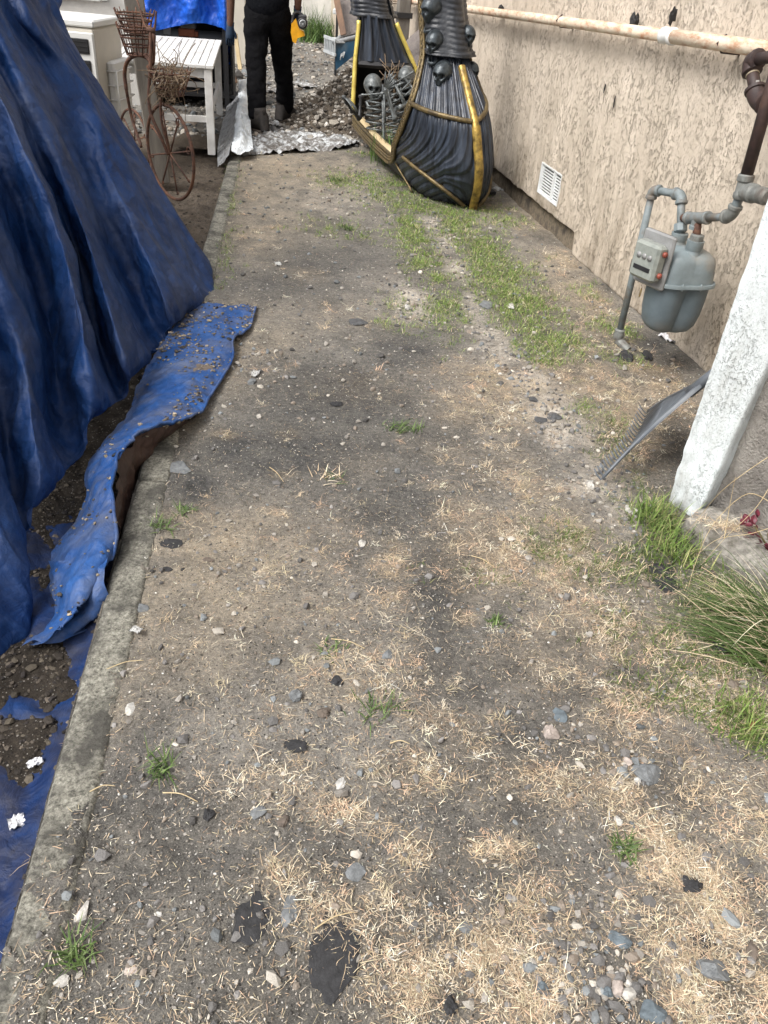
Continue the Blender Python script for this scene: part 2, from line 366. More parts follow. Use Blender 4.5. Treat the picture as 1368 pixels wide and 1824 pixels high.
M['old_gold'] = mat('aged_gold_paint', (.20, .145, .06), (.07, .052, .03), scale=22, rough=.42, metal=.4, bs=70, bd=.003)
M['yellow'] = mat('yellow_trim', (.75, .62, .16), (.55, .42, .09), scale=12, rough=.4, metal=.2)
M['frame_brown'] = mat('frame_brown_bronze', (.12, .085, .045), (.055, .042, .026), scale=30, rough=.45, metal=.3, bs=90, bd=.002)
M['pewter'] = mat('dark_pewter', (.065, .080, .090), (.022, .027, .031), scale=28, rough=.30, metal=.35, bs=60, bd=.003)
M['bone'] = mat('aged_bone_paint', (.17, .185, .185), (.06, .068, .07), scale=30, rough=.32, metal=.2, bs=60, bd=.002)
M['sleeve'] = mat('ribbed_dark_resin', (.034, .038, .046), (.014, .016, .02), scale=30, rough=.38, bs=50, bd=.003)
M['pine'] = mat('pine_board', (.62, .50, .30), (.48, .37, .21), scale=8, rough=.6, stretch=(1, .1, 1))
M['brown_wood'] = mat('brown_wood', (.20, .11, .06), (.11, .06, .035), scale=12, rough=.7, stretch=(1, 1, .1))
M['grey_wood'] = mat('weathered_post', (.235, .215, .185), (.135, .122, .105), (.10, .09, .08), scale=14, rough=.85, stretch=(1, 1, .2), bs=60, bd=.004)
def plastic_mat(name, c, dirt, lo):
    m, n, p = newmat(name); co = coord(n); g = nnoise(n, co, 14, 7, .7)
    cc = mix(n, c, dirt, ramp(n, g, [(lo, (0, 0, 0)), (lo + .12, (.9, .9, .9))])); n.links.new(cc, p.inputs['Base Color'])
    p.inputs['Roughness'].default_value = .28; b = bump(n, p, nnoise(n, co, 18, 5, .6, 1.5), .02, .8); bump(n, p, nnoise(n, co, 60, 4), .004, .6, b); return m
M['plastic_white'] = plastic_mat('silver_plastic_sheet', (.78, .83, .86), (.25, .24, .22), .62)
M['plastic_grey'] = plastic_mat('cloudy_plastic_sheet', (.27, .28, .29), (.13, .125, .12), .5)
M['plastic_torn'] = plastic_mat('torn_silver_plastic', (.56, .58, .59), (.11, .095, .08), .42)
M['bin_blue'] = mat('blue_bin_plastic', (.022, .095, .17), (.016, .06, .11), (.15, .17, .17), scale=9, rough=.5)
M['bin_rim'] = mat('bin_grey_rim', (.30, .32, .33), (.2, .2, .2), scale=14, rough=.5)
M['crate'] = mat('pale_crate', (.62, .65, .66), (.45, .48, .49), scale=14, rough=.5)
M['brick'] = mat('orange_brick', (.40, .14, .075), (.28, .10, .055), scale=30, rough=.9)
M['grey_brick'] = mat('grey_brick', (.22, .22, .20), (.13, .13, .12), scale=30, rough=.9)
M['trouser'] = mat('black_trousers', (.008, .008, .009), (.004, .004, .005), scale=14, rough=.95, bs=26, bd=.012, spec=.08)
M['shirt'] = mat('black_shirt', (.007, .008, .010), (.004, .004, .006), scale=10, rough=.95, bs=22, bd=.012, spec=.08)
M['skin'] = mat('dark_skin', (.12, .055, .035), (.09, .04, .027), rough=.5)
M['glove'] = mat('navy_glove', (.012, .035, .075), (.008, .02, .045), scale=40, rough=.7)
M['boot'] = mat('dusty_boot', (.032, .026, .022), (.014, .012, .011), scale=22, rough=.8)
M['sole'] = mat('boot_sole', (.09, .07, .055), rough=.8)
M['hair'] = mat('black_hair', (.008, .007, .007), rough=.8)
M['tool_yellow'] = mat('tool_yellow', (.75, .36, .01), (.6, .28, .008), rough=.4)
M['tool_white'] = mat('tool_badge', (.5, .52, .52), rough=.4)
M['terracotta'] = mat('terracotta', (.33, .13, .07), (.22, .09, .05), (.4, .3, .2), scale=18, rough=.9)
M['foil'] = plastic_mat('foil_scrap', (.75, .75, .77), (.4, .38, .35), .6)
M['paper'] = mat('white_scrap', (.52, .53, .52), (.30, .29, .27), scale=50, rough=.6)
M['grey_cloth'] = mat('grey_brown_cloth', (.19, .165, .15), (.12, .105, .10), scale=9, rough=.8, bs=20, bd=.015)
M['red_leaf'] = mat('red_leaf', (.15, .018, .035), (.07, .01, .018), scale=60, rough=.5)
M['stem'] = mat('plant_stem', (.10, .08, .03), rough=.7)
M['twig'] = mat('dry_twig', (.26, .19, .12), (.14, .10, .07), scale=60, rough=.9)
def stonem(name, c): return mat(name, tuple(v * 1.2 for v in c), tuple(v * .65 for v in c), scale=60, rough=.85, bs=140, bd=.002)
M['st_dark'] = stonem('asphalt_chunk', (.030, .030, .032)); M['st_slate'] = stonem('dark_slate', (.085, .087, .09)); M['st_grey'] = stonem('grey_stone', (.17, .18, .185)); M['st_blue'] = stonem('blue_grey_stone', (.13, .16, .18))
M['st_pale'] = stonem('pale_stone', (.50, .48, .44)); M['st_pink'] = stonem('pinkish_stone', (.42, .36, .32)); M['st_brown'] = stonem('brown_stone', (.13, .105, .085)); M['st_white'] = stonem('white_chip', (.50, .49, .46))
M['shingle'] = stonem('roof_shingle_scrap', (.022, .023, .026))

# ------------------------------------------------------------------ ground
def kerbx(y): return -.516 - .1465 * np.asarray(y)        # left edge of the kerb
KW = .105
def blobs(x, y, L):
    """sum of soft ellipses; authored with photo positions, turned into ground places and sizes"""
    r = np.zeros_like(x)
    for (px, py, rx, ry, s) in L:
        c = G(px, py); ex = abs(G(px + rx, py) - c)[:2]; ey = G(px, py - ry) - c; Ly = np.linalg.norm(ey[:2]); Lx = np.linalg.norm(ex)
        ey = ey[:2] / Ly; ex = A([ey[1], -ey[0]])
        dx = x - c[0]; dy = y - c[1]
        q = ((dx * ex[0] + dy * ex[1]) / Lx) ** 2 + ((dx * ey[0] + dy * ey[1]) / Ly) ** 2
        r = np.maximum(r, s * np.exp(-q * .9))
    return r
GREEN = [(640,318,60,14,.45),(705,335,60,26,.75),(760,372,70,16,1),(735,410,32,30,1.1),(765,455,38,32,1.1),(785,500,35,25,.8),(805,550,40,35,.85),(815,400,38,40,1),(855,450,40,40,1),(890,500,50,40,1),(935,555,55,38,1.1),(975,605,50,28,1),(960,640,40,12,.7),
  (600,322,35,12,.7),(585,405,50,14,.5),(640,420,30,10,.6),(660,270,26,14,.7),(570,395,30,10,.5),(890,385,50,20,.5),(1085,590,35,20,.5),(1110,640,35,14,.4),(1030,640,20,14,.4),(1050,520,30,20,.3),(1085,775,30,40,.5),(1045,740,22,22,.45),
  (1150,900,40,38,1.1),(1180,960,46,50,1.3),(1110,1000,60,36,.85),(1180,1040,90,40,.9),(1260,1080,80,50,1.1),(1320,1130,60,60,1.1),(1060,1010,40,40,.6),(1200,1180,70,50,.75),(1150,1230,60,34,.6),(1310,1200,60,40,.5),(1300,1280,70,26,1.1),(1350,1310,40,30,1),(1100,1120,60,40,.35),(1000,970,60,30,.35),
  (850,1040,50,30,.2),(410,330,14,60,.30),(400,420,10,50,.35),(390,510,12,14,.3),(700,540,30,20,.3),(690,580,30,12,.3)]
STRAW = [(930,350,30,16,.8),(970,400,40,26,.9),(1010,455,40,24,.7),(1050,540,40,30,.9),(1080,610,40,20,1.0),(1150,660,50,20,.8),(900,690,70,22,1.0),(1040,660,60,22,1.0),(1110,700,70,30,1.1),(1150,740,50,30,1.0),(840,745,60,20,.8),(900,960,70,40,1.0),(1010,990,60,40,.9),(1090,1110,70,40,.9),(860,675,80,30,.7),(880,720,90,45,.75),(1000,655,60,25,.9),(1060,690,80,40,1),(1120,730,80,45,1),(1180,700,60,50,.8),(1010,520,60,70,.5),(940,370,60,26,.5),(1060,600,60,50,.6),(990,440,50,40,.3),(1120,790,60,60,.7),
  (850,930,70,40,.6),(900,990,100,50,.85),(870,1020,80,40,.7),(990,930,80,60,.65),(1000,1040,90,50,.7),(1060,1130,120,60,.75),(1180,1120,110,60,.6),(960,1180,80,50,.55),(1120,1260,100,60,.55),(1280,1220,90,70,.5),
  (740,1380,60,35,.8),(600,1450,60,30,.8),(520,1560,60,34,.5),(740,1515,36,22,.8),(880,1510,50,26,.9),(960,1400,110,50,.6),(1110,1420,60,45,1.1),(1170,1500,70,50,.95),(1250,1600,90,70,1.1),(1270,1730,110,90,1.1),(960,1620,70,60,.65),(900,1740,100,80,.95),(740,1740,70,70,.9),(590,1600,60,60,.45),(440,1790,40,20,.4),(1200,1390,150,60,.5),(1340,1450,60,80,.5),(640,1650,90,60,.45),(1000,1760,60,60,.4),(700,1610,80,60,.45),
  (700,1010,50,20,.6),(700,1060,35,16,.7),(620,1080,100,30,.4),(700,970,30,14,.45),(790,870,30,12,.6),(490,912,24,8,.7),(470,1005,30,16,.5),(310,920,50,14,.5),(520,775,24,10,.4),(500,845,24,10,.4),(400,770,26,8,.5),(820,1100,30,16,.7),(560,1000,200,110,.22),(640,1190,180,70,.3),(800,1290,80,30,.5),(840,1330,60,30,.5),(500,1270,30,20,.3),
  (540,490,40,14,.35),(600,560,120,30,.25),(520,300,110,30,.35),(470,400,80,50,.25),(500,1400,110,60,.2),(900,840,80,50,.45),(960,880,60,30,.6),(800,800,80,30,.3),(650,690,120,30,.2),(440,640,60,40,.3),(640,830,60,30,.2),(1320,1000,60,60,.4)]
TAN = [(370,960,120,60,1),(300,1060,130,80,.9),(400,1100,130,70,.7),(320,1170,110,60,.8),(480,320,100,60,.9),(560,300,120,50,.7),(450,420,70,40,.6),(330,740,40,50,1),(410,650,30,50,.8),(480,600,60,30,.6),(1000,480,60,60,.5),(930,380,60,40,.4),(600,1230,90,30,.3),(220,1250,40,50,.5),(430,560,60,30,.4)]
DARK = [(520,800,170,60,.9),(400,800,90,45,.9),(600,700,170,60,.9),(340,860,70,40,.9),(700,900,130,80,.7),(560,470,90,35,.7),(500,510,110,35,.6),(640,470,70,40,.5),(720,620,70,40,.8),(790,1050,70,160,.8),(780,1180,70,80,.6),(130,1430,100,70,.5),(300,1420,110,60,.3),(200,1560,160,90,.1),(760,800,90,50,.5),(960,800,80,40,.4),(1000,1300,90,60,.55),(850,850,60,40,.5),(470,1500,120,70,.15),(1130,800,60,40,.8),(1180,660,60,30,.8),(1160,615,50,25,.8),(330,1000,20,10,.2),(1200,770,50,70,.9)]
PALE = [(765,395,22,14,1),(790,440,18,30,1),(812,480,20,20,1),(840,550,26,24,.8),(870,600,34,24,.8),(900,640,30,20,.8),(945,680,34,26,1.1),(980,725,48,30,1.2),(1020,775,50,34,1),(1075,865,45,34,1),(1100,910,34,24,1.1),(730,535,40,28,1),(690,500,50,20,.4),(1060,825,50,30,.5),(870,1060,30,40,.4),(1010,1290,40,24,.4),(540,1640,0.1,.1,0),(600,350,90,30,.2)]
GREEN = [(px, py, rx, ry, st * (.62 if (px > 1000 and py > 880) else 1)) for px, py, rx, ry, st in GREEN]
def density(x, y):
    x = np.asarray(x, float); y = np.asarray(y, float)
    n1 = fb2(x, y, 3.2, 5, 11); n2 = fb2(x, y, 11, 4, 12)
    wx = x + .03 * fb2(x, y, 9, 3, 13); wy = y + .04 * fb2(x, y, 8, 3, 14)
    return wx, wy, n1, n2
def gz(x, y):
    x = np.asarray(x, float); y = np.asarray(y, float)
    h = .010 * fb2(x, y, 1.3, 4, 1) + .006 * fb2(x, y, 9, 4, 2)
    kx = kerbx(y); d = x - kx                        # distance right of the kerb's left edge
    left = 1 - sstep(-.03, 0.0, d)
    bed = -.101 + .026 * fb2(x, y, 4, 4, 3) + .020 * fb2(x, y, 15, 4, 8) - .014 * (1 - sstep(.9, 1.3, y))
    bed = bed * (1 - sstep(7.4, 8.6, y)) + h * sstep(7.4, 8.6, y)
    under = ((d > 0) & (d < KW - .012)) * (1 - sstep(7.2, 7.5, y))
    cover = sstep(-.05, .12, fb2(x, y, 16, 5, 5) + .8 * (1 - sstep(.75, 1.15, y)) - 1.05 + 1.25 * sstep(.02, KW + .02, d))
    hk = -.03 + .0385 * cover
    h2 = np.where(under > .5, hk, h)
    return h2 * (1 - left) + bed * left
def ground():
    ys = np.concatenate([np.arange(.3, 4.5, .012), np.arange(4.5, 9, .03), np.geomspace(9, 60, 26)])
    xs = np.concatenate([-np.geomspace(40, 3.3, 14), np.arange(-3.2, -1.9, .05), np.arange(-1.9, 1.9, .0125), np.geomspace(1.9, 40, 14)])
    ys = np.concatenate([[-40, -8, -2, 0], ys])
    Y, X = np.meshgrid(ys, xs, indexing='ij'); Z = gz(X, Y) + .0045 * fb2(X, Y, 40, 3, 6)
    wx, wy, n1, n2 = density(X, Y)
    base = A([.198, .192, .178]) * (1 + .45 * n1 + .30 * n2)[..., None]
    def lay(c, L, col, k=1.0, pw=1.0):
        b = blobs(wx, wy, L); b = np.clip(b * (1 + .8 * n2 + .5 * n1), 0, 1)[..., None] * k
        return c * (1 - b) + A(col) * (1 + .15 * n2)[..., None] * b
    c = base
    c = lay(c, TAN, (.315, .28, .225), .9); c = lay(c, DARK, (.074, .076, .077), 1.0); c = lay(c, PALE, (.46, .43, .385), .95)
    c = lay(c, STRAW, (.34, .275, .195), .55); c = lay(c, GREEN, (.10, .095, .05), .5)
    d = X - kerbx(Y); left = (1 - sstep(-.03, .005, d)) * (1 - .6 * sstep(3.9, 5.2, Y)) * (1 - sstep(7, 9, Y))
    c = c * (1 - left[..., None]) + A([.050, .043, .036]) * (1 + .3 * n2)[..., None] * left[..., None]
    fl = sstep(3.9, 5.2, Y) * (d < 0) * (1 - sstep(7, 9, Y)); c = np.where((fl > .5)[..., None], A([.125, .105, .085]) * (1 + .3 * n2[..., None]), c)
    me = mesh_np('ground', np.stack([X, Y, Z], -1).reshape(-1, 3), gridfaces(*X.shape)[:, ::-1], M['ground'], True, c.reshape(-1, 3))
    link('ground', me, kind='structure')
ground()

# kerb: three cast lengths of concrete
kerb = thing('kerb', (kerbx(3), 3, 0), None, None, kind='structure')
kdir = A([-.1465, 1, 0]); kdir /= np.linalg.norm(kdir); knr = A([kdir[1], -kdir[0], 0])
def kerb_seg(y0, y1, dz=0):
    n = int((y1 - y0) / .025) + 2; t = np.linspace(y0, y1, n)
    prof = [(0, -.16), (0, -.05), (.001, -.006), (.008, .004), (.03, .007), (.055, .006), (.08, .007), (.097, .004), (.105, -.006), (.106, -.06)]
    P = np.zeros((n, len(prof), 3))
    for j, (a, z) in enumerate(prof):
        e = .004 * fb2(t * 1., t * 0 + a * 40, 14, 4, 21); endr = np.minimum(1, np.minimum(t - y0, y1 - t) / .02)
        P[:, j, 0] = kerbx(t) + a + e * .8; P[:, j, 1] = t; P[:, j, 2] = z + dz + (.004 * fb2(t, t * 0 + a, 20, 4, 22) if z > -.03 else 0) - (1 - endr) * .006 * (z > -.03)
    b = MB(); b.grid(P.transpose(1, 0, 2)[::-1]); nn = len(prof)
    b.F.append(tuple(range(0, nn * n, n))[::-1]); b.F.append(tuple(range(n - 1, nn * n, n)))
    return b.build('kerb_slab', M['kerb'], kerb)
kerb_seg(-.5, 2.262); kerb_seg(2.275, 4.9, .003); kerb_seg(4.912, 7.22, -.002)

# ------------------------------------------------------------------ scatter: blades and pebbles
def blades(name, P, az, L, w, lift, curl, colr, extra=None):
    N = len(P); d = np.stack([np.cos(az), np.sin(az), np.zeros(N)], 1); s = np.stack([-np.sin(az), np.cos(az), np.zeros(N)], 1)
    up = A([0, 0, 1.])
    c0, s0 = np.cos(lift)[:, None], np.sin(lift)[:, None]; l2 = lift - curl; c1, s1 = np.cos(l2)[:, None], np.sin(l2)[:, None]
    sw = (rng.random(N) - .5)[:, None] * .5
    m = P + (d * c0 + up * s0) * (L * .5)[:, None]; e = m + (d * c1 + up * s1 + s * sw) * (L * .5)[:, None]
    W2 = s * w[:, None] * .5
    V = np.stack([P - W2, P + W2, m + W2 * .8, m - W2 * .8, e], 1).reshape(-1, 3)
    b = (np.arange(N) * 5)[:, None]
    Fq = [b + A([0, 1, 2, 3]), b + A([3, 2, 4])]
    me = mesh_np(name, V, Fq, M['blade'], False, np.repeat(colr, 5, 0)); return me
def scatter(N, dens, ymin=.5, ymax=8.0, power=1.9):
    """more samples close to the camera where each one is large enough to see"""
    u = rng.random(N); a, b = ymin ** (1 - power), ymax ** (1 - power); y = (a + u * (b - a)) ** (1 / (1 - power))
    xl = np.maximum(kerbx(y) - .0, -1.9); xr = np.minimum(.42 + .66 * y, 1.25 - .24 * (y - 4.5) - .02); xr = np.maximum(xr, .2)
    x = xl + rng.random(N) * (xr - xl); w = (xr - xl) / (xr - xl).max()
    keep = (rng.random(N) < w * dens(x, y)); return x[keep], y[keep]
def dens_of(L, base=0., sharpn=1.0):
    def fn(x, y):
        wx, wy, n1, n2 = density(x, y); b = blobs(wx, wy, L); return np.clip(b * (1 + 1.1 * n2 + .5 * n1) + base * (1 + n1), 0, 1) ** sharpn
    return fn
def pick(cols, N, var=.25):
    c = A(cols)[rng.integers(0, len(cols), N)]; return np.clip(c * (1 + var * rng.standard_normal(N))[:, None], .005, .9)
STR = [(.62, .50, .35), (.72, .62, .46), (.50, .39, .26), (.60, .43, .30), (.38, .29, .20), (.76, .67, .52), (.52, .45, .30)]
def straw():
    # clumps: withered crowns of grass, blades thrown outwards
    x, y = scatter(17000, dens_of(STRAW, .03, 1.5), .55, 7.5, 1.5)
    k = rng.integers(9, 26, len(x)); X = np.repeat(x, k); Y = np.repeat(y, k); n = len(X); sc = np.repeat(rng.uniform(.5, 1.25, len(x)), k)
    X = X + rng.normal(0, .012, n) * sc; Y = Y + rng.normal(0, .012, n) * sc; az = rng.uniform(0, 2 * math.pi, n)
    far = np.clip(Y / 2.2, 1, 3)
    P = np.stack([X, Y, gz(X, Y) + .001], 1); cl = np.repeat(pick(STR, len(x), .12), k, 0) * (1 + .2 * rng.standard_normal(n))[:, None]
    me = blades('dry_grass', P, az, rng.gamma(3, .0072, n).clip(.006, .05) * sc * np.clip(Y / 2.4, 1, 1.5), rng.uniform(.0007, .0019, n) * far ** .6, rng.uniform(.0, .6, n), rng.uniform(0, .8, n), np.clip(cl, .01, .85))
    link('dry_grass', me, label='pale dried grass crowns lying over the bare soil', cat='dry grass', kind='stuff')
    # loose bits of straw everywhere
    x, y = scatter(230000, dens_of(STRAW, .15, 1.0), .5, 8.5, 1.65); n = len(x); far = np.clip(y / 2.2, 1, 3.5)
    P = np.stack([x, y, gz(x, y) + .002 + rng.random(n) * .003], 1)
    me = blades('loose_straw', P, rng.uniform(0, 6.28, n), rng.gamma(2.0, .0045, n) + .003, rng.uniform(.0006, .0017, n) * far ** .6, rng.normal(0.04, .12, n), rng.normal(0, .25, n), pick(STR, n, .25) * rng.uniform(.55, 1.1, n)[:, None])
    link('loose_straw', me, label='loose scraps of straw scattered over the soil', cat='straw', kind='stuff')
GR = [(.11, .17, .04), (.15, .22, .05), (.085, .14, .035), (.20, .27, .08), (.27, .27, .12)]
def green():
    gd = dens_of(GREEN, .0, 1.25); x, y = scatter(80000, lambda a, b: gd(a, b) * (1 - .93 * np.clip(1.25 * blobs(a + .02 * fb2(a, b, 9, 3, 15), b, PALE[:6]), 0, 1)), .9, 7.8, .9)
    k = rng.integers(5, 11, len(x)); X = np.repeat(x, k); Y = np.repeat(y, k); n = len(X)
    X = X + rng.normal(0, .013, n); Y = Y + rng.normal(0, .013, n); far = np.clip(Y / 2.5, 1, 2.6)
    P = np.stack([X, Y, gz(X, Y)], 1)
    me = blades('green_grass', P, rng.uniform(0, 6.28, n), rng.uniform(.014, .045, n), rng.uniform(.0012, .0025, n) * far ** .5, rng.uniform(.15, 1.2, n), rng.uniform(.1, 1.1, n), np.where((rng.random(n) < np.where(Y < 3, .25, .07))[:, None], pick(STR, n, .2), pick(GR, n, .3) * np.where(Y < 3, .72, 1.22)[:, None]))
    link('green_grass', me, label='short green grass along the gravel trail and by the pillar', cat='grass', kind='stuff')
straw(); green()
ICO = None
def ico():
    t = (1 + 5 ** .5) / 2; V = A([(-1, t, 0), (1, t, 0), (-1, -t, 0), (1, -t, 0), (0, -1, t), (0, 1, t), (0, -1, -t), (0, 1, -t), (t, 0, -1), (t, 0, 1), (-t, 0, -1), (-t, 0, 1)], float)
    Fc = A([(0,11,5),(0,5,1),(0,1,7),(0,7,10),(0,10,11),(1,5,9),(5,11,4),(11,10,2),(10,7,6),(7,1,8),(3,9,4),(3,4,2),(3,2,6),(3,6,8),(3,8,9),(4,9,5),(2,4,11),(6,2,10),(8,6,7),(9,8,1)])
    return V / np.linalg.norm(V[0]), Fc
IV, IF = ico()
def pebbles(name, x, y, r, cols, flat=(.45, .8), z=None, sink=.25):
    N = len(x); B = np.repeat(IV[None], N, 0) * (1 + .28 * rng.standard_normal((N, 12, 1)).clip(-1, 1))
    s = np.stack([rng.uniform(.75, 1.3, N), rng.uniform(.6, 1.0, N), rng.uniform(*flat, N)], 1)
    B = B * s[:, None, :]; a = rng.uniform(0, 6.28, N); ca, sa = np.cos(a)[:, None], np.sin(a)[:, None]
    X = B[..., 0] * ca - B[..., 1] * sa; Yv = B[..., 0] * sa + B[..., 1] * ca
    zz = gz(x, y) if z is None else z
    V = np.stack([X * r[:, None] + x[:, None], Yv * r[:, None] + y[:, None], B[..., 2] * r[:, None] + (zz + r * s[:, 2] * (1 - 2 * sink))[:, None]], -1).reshape(-1, 3)
    Fq = (np.arange(N) * 12)[:, None, None] + IF[None]; return mesh_np(name, V, Fq.reshape(-1, 3), M['pebble'], False, np.repeat(cols, 12, 0))
PC = [(.30, .28, .25), (.22, .21, .20), (.16, .155, .15), (.42, .39, .34), (.12, .115, .11), (.26, .22, .18), (.2, .215, .22)]
def gravel():
    GL = [(px, py, rx * 1.05, ry * 1.1, s) for px, py, rx, ry, s in PALE] + [(1080,1740,80,70,.9),(1150,1380,60,50,.6),(1000,1300,60,40,.5),(1060,1660,80,60,.5),(440,655,70,40,.4)]
    x, y = scatter(40000, dens_of(GL, .07, 1.0), .5, 7.8, 1.2); n = len(x)
    r = rng.gamma(3.0, .0016, n) + .002; r = np.minimum(r * np.clip(.75 + y * .12, 1, 1.5), .016)
    link('gravel', pebbles('gravel', x, y, r, pick(PC, n, .2)), label='small broken stones scattered along the dirt path', cat='gravel', kind='stuff')
    x, y = scatter(70000, lambda a, b: np.full(len(a), .5), .5, 7.5, 1.8); n = len(x)
    r = np.minimum(rng.gamma(2, .0005, n) + .0006, .0032) * np.clip(y / 2, 1, 1.7)
    link('grit', pebbles('grit', x, y, r, np.clip(pick([(.50, .46, .40), (.36, .33, .29), (.3, .28, .25), (.24, .22, .19), (.08, .075, .07), (.11, .10, .09), (.14, .13, .12), (.62, .6, .55)], n, .2), .02, .85)), label='fine pale and dark grit on the path soil', cat='grit', kind='stuff')
gravel()
# dead leaves and dirt crumbs in the bed left of the kerb, near the wheel
def bedlitter():
    n = 16000; y = np.where(rng.random(n) < .65, rng.uniform(.5, 2.6, n), rng.uniform(.6, 7.3, n)); x = kerbx(y) - rng.uniform(.01, 1.3, n) ; r = rng.gamma(2, .0017, n) + .0015
    link('bed_litter', pebbles('bed_litter', x, y, r, pick([(.05, .042, .035), (.10, .085, .065), (.12, .10, .08), (.035, .03, .028)], n), (.25, .6)), label='dark soil crumbs and litter in the bed beside the kerb', cat='soil', kind='stuff')
bedlitter()

# ------------------------------------------------------------------ house wall
def wp(u, z, d=0.):            # u metres along the wall from W0 (away from the camera +), z height, d in front
    return W0 + WD * u - WN * d + A([0, 0, z])
def wu(px, py, d=0.):
    q = WL(px, py, d); return float((q - W0) @ WD), float(q[2])
hw = thing('house_wall', wp(0, 0), 'beige house wall of flaking trowelled stucco along the right of the path', 'wall')
USTEP = wu(1022, 430)[0]
va = [wu(965, 287), wu(1001, 305), wu(998, 357), wu(960, 345)]
VU0, VU1 = min(v[0] for v in va), max(v[0] for v in va); VZ0, VZ1 = .20, .40
VU0, VU1 = wu(1000, 330)[0], wu(963, 315)[0]
def stucco_wall():
    us = np.concatenate([np.arange(-6, -1.6, .2), np.arange(-1.6, 5.0, .0125), np.arange(5.0, 14, .1)])
    us = np.sort(np.unique(np.concatenate([us, [VU0, VU1]]))); zs = np.sort(np.unique(np.concatenate([np.arange(.0, 1.8, .0125), np.arange(1.8, 3.2, .2), [VZ0, VZ1]])))
    Uu, Z = np.meshgrid(us, zs, indexing='ij')
    bot = np.where(us > USTEP, .13 + .012 * fb2(us, us * 0, 9, 4, 31) + .05 * np.exp(-((us - (VU0 + VU1) / 2) / .16) ** 2) * 0, -.01 + .012 * fb2(us, us * 0, 7, 4, 32))
    Z = bot[:, None] + Z * (3.0 - bot[:, None]) / 3.0 if False else np.maximum(Z, bot[:, None] + 0 * Z)
    near = ((zs > 0) & (zs < 1.8))[None, :]
    n = .8 * fbm(np.stack([Uu * 12, Uu * 0, Z * 8], -1), 5, 33); m = fbm(np.stack([Uu * 34, Uu * 0, Z * 17], -1), 4, 35)
    h = .005 * n + .0016 * sstep(.10, .2, m) + .002 * m
    rough = 1 + .6 * sstep(.9, .2, Z)
    D = h * rough; fr = (np.abs(Uu - (VU0 + VU1) / 2) < .13) & (np.abs(Z - .3) < .14); D = np.where(fr, D + .004, D)
    P = W0 + Uu[..., None] * WD - D[..., None] * WN; P[..., 2] = Z
    # turn the lower edge back into the wall
    E0 = P[:, :1] + WN * .045; P = np.concatenate([E0, P], 1)
    Fq = gridfaces(*P.shape[:2]); a, b = P.shape[:2]
    iu = Fq[:, 0] // b; iz = Fq[:, 0] % b - 1
    hole = (us[iu] >= VU0 - 1e-6) & (us[iu] < VU1 - 1e-6) & (iz >= 0) & (zs[np.clip(iz, 0, None)] >= VZ0 - 1e-6) & (zs[np.clip(iz, 0, None)] < VZ1 - 1e-6)
    link('stucco_face', mesh_np('stucco_face', P.reshape(-1, 3), Fq[~hole], M['stucco']), hw)
    # solid wall body behind, and the concrete foundation
    b = MB(); ax = (WD, WN, A([0, 0, 1.])); b.box(wp(4, 1.55, -.17), (20, .24, 3.1 - .0), ax); b.build('wall_core', M['foundation'], hw, smooth=False)
    b = MB(); n = 160; u = np.linspace(-5.5, 14, n); zz = A([-.2, .02, .10, .15]); P = np.zeros((n, 4, 3))
    for j, z in enumerate(zz): P[:, j] = [wp(a, z, -.035 + .006 * math.sin(a * 13 + j) + (.02 if j == 0 else 0)) for a in u]
    b.grid(P); b.build('foundation', M['foundation'], hw)
stucco_wall()
def vent():
    t = thing('wall_vent', wp((VU0 + VU1) / 2, (VZ0 + VZ1) / 2), 'small white louvred vent set in the stucco wall near the ground', 'vent')
    uc, zc = (VU0 + VU1) / 2, (VZ0 + VZ1) / 2; w, h = VU1 - VU0, VZ1 - VZ0; ax = (WD, WN, A([0, 0, 1.]))
    b = MB()
    for du in (-1, 1): b.box(wp(uc + du * (w / 2 - .004), zc, -.006), (.009, .03, h), ax)
    for dz in (-1, 1): b.box(wp(uc, zc + dz * (h / 2 - .004), -.006), (w - .018, .03, .009), ax)
    b.box(wp(uc - w * .16, zc, .001), (.012, .02, h - .03), ax); b.build('vent_frame', M['white_paint'], t, smooth=False)
    b = MB(); b.box(wp(uc, zc, -.043), (w * .98, .004, h * .98), ax); b.build('vent_shade', M['black'], t, smooth=False)  # black plate stands in for the darkness behind the slats
    n = 10; me = None
    for k in range(n):
        z = zc - h / 2 + .008 + (h - .016) * (k + .5) / n
        if me is None:
            b = MB(); c, s = 1., 0.; b.box((0, 0, 0), (w - .02, .004, .0095), (WD, WN * c + A([0, 0, 1.]) * s, A([0, 0, 1.]) * c - WN * s)); o = b.build('louvre_slat', M['white_paint'], t, smooth=False); me = o.data
        else: o = link('louvre_slat', me, t)
        q = wp(uc, z, -.008); o.location = q
vent()

# pipe along the wall
PD = .085
pa = [WL(820, 14, PD), WL(1000, 37, PD), WL(1190, 64, PD), WL(1368, 88, PD)]
pd = pa[3] - pa[0]; pd /= np.linalg.norm(pd)
wpipe = thing('wall_pipe', pa[2], 'rust-stained cream pipe running along the stucco wall', 'pipe')
def pp(t): return pa[0] + pd * t
L3 = (pa[3] - pa[0]) @ pd; Lc = (pa[2] - pa[0]) @ pd
b = MB(); b.tube([pp(t) for t in np.linspace(-7, Lc + .01, 20)], .0285, 14); b.tube([pp(t) for t in np.linspace(Lc + .02, L3 + 2.5, 8)], .031, 14); b.build('pipe_run', M['wallpipe'], wpipe)
b = MB(); b.lathe(pp(Lc - .045), [(.032, 0), (.037, .004), (.038, .02), (.034, .03), (.034, .075), (.039, .085), (.038, .10), (.032, .108)], pd, 18); b.build('coupling', M['white_dirty'], wpipe)
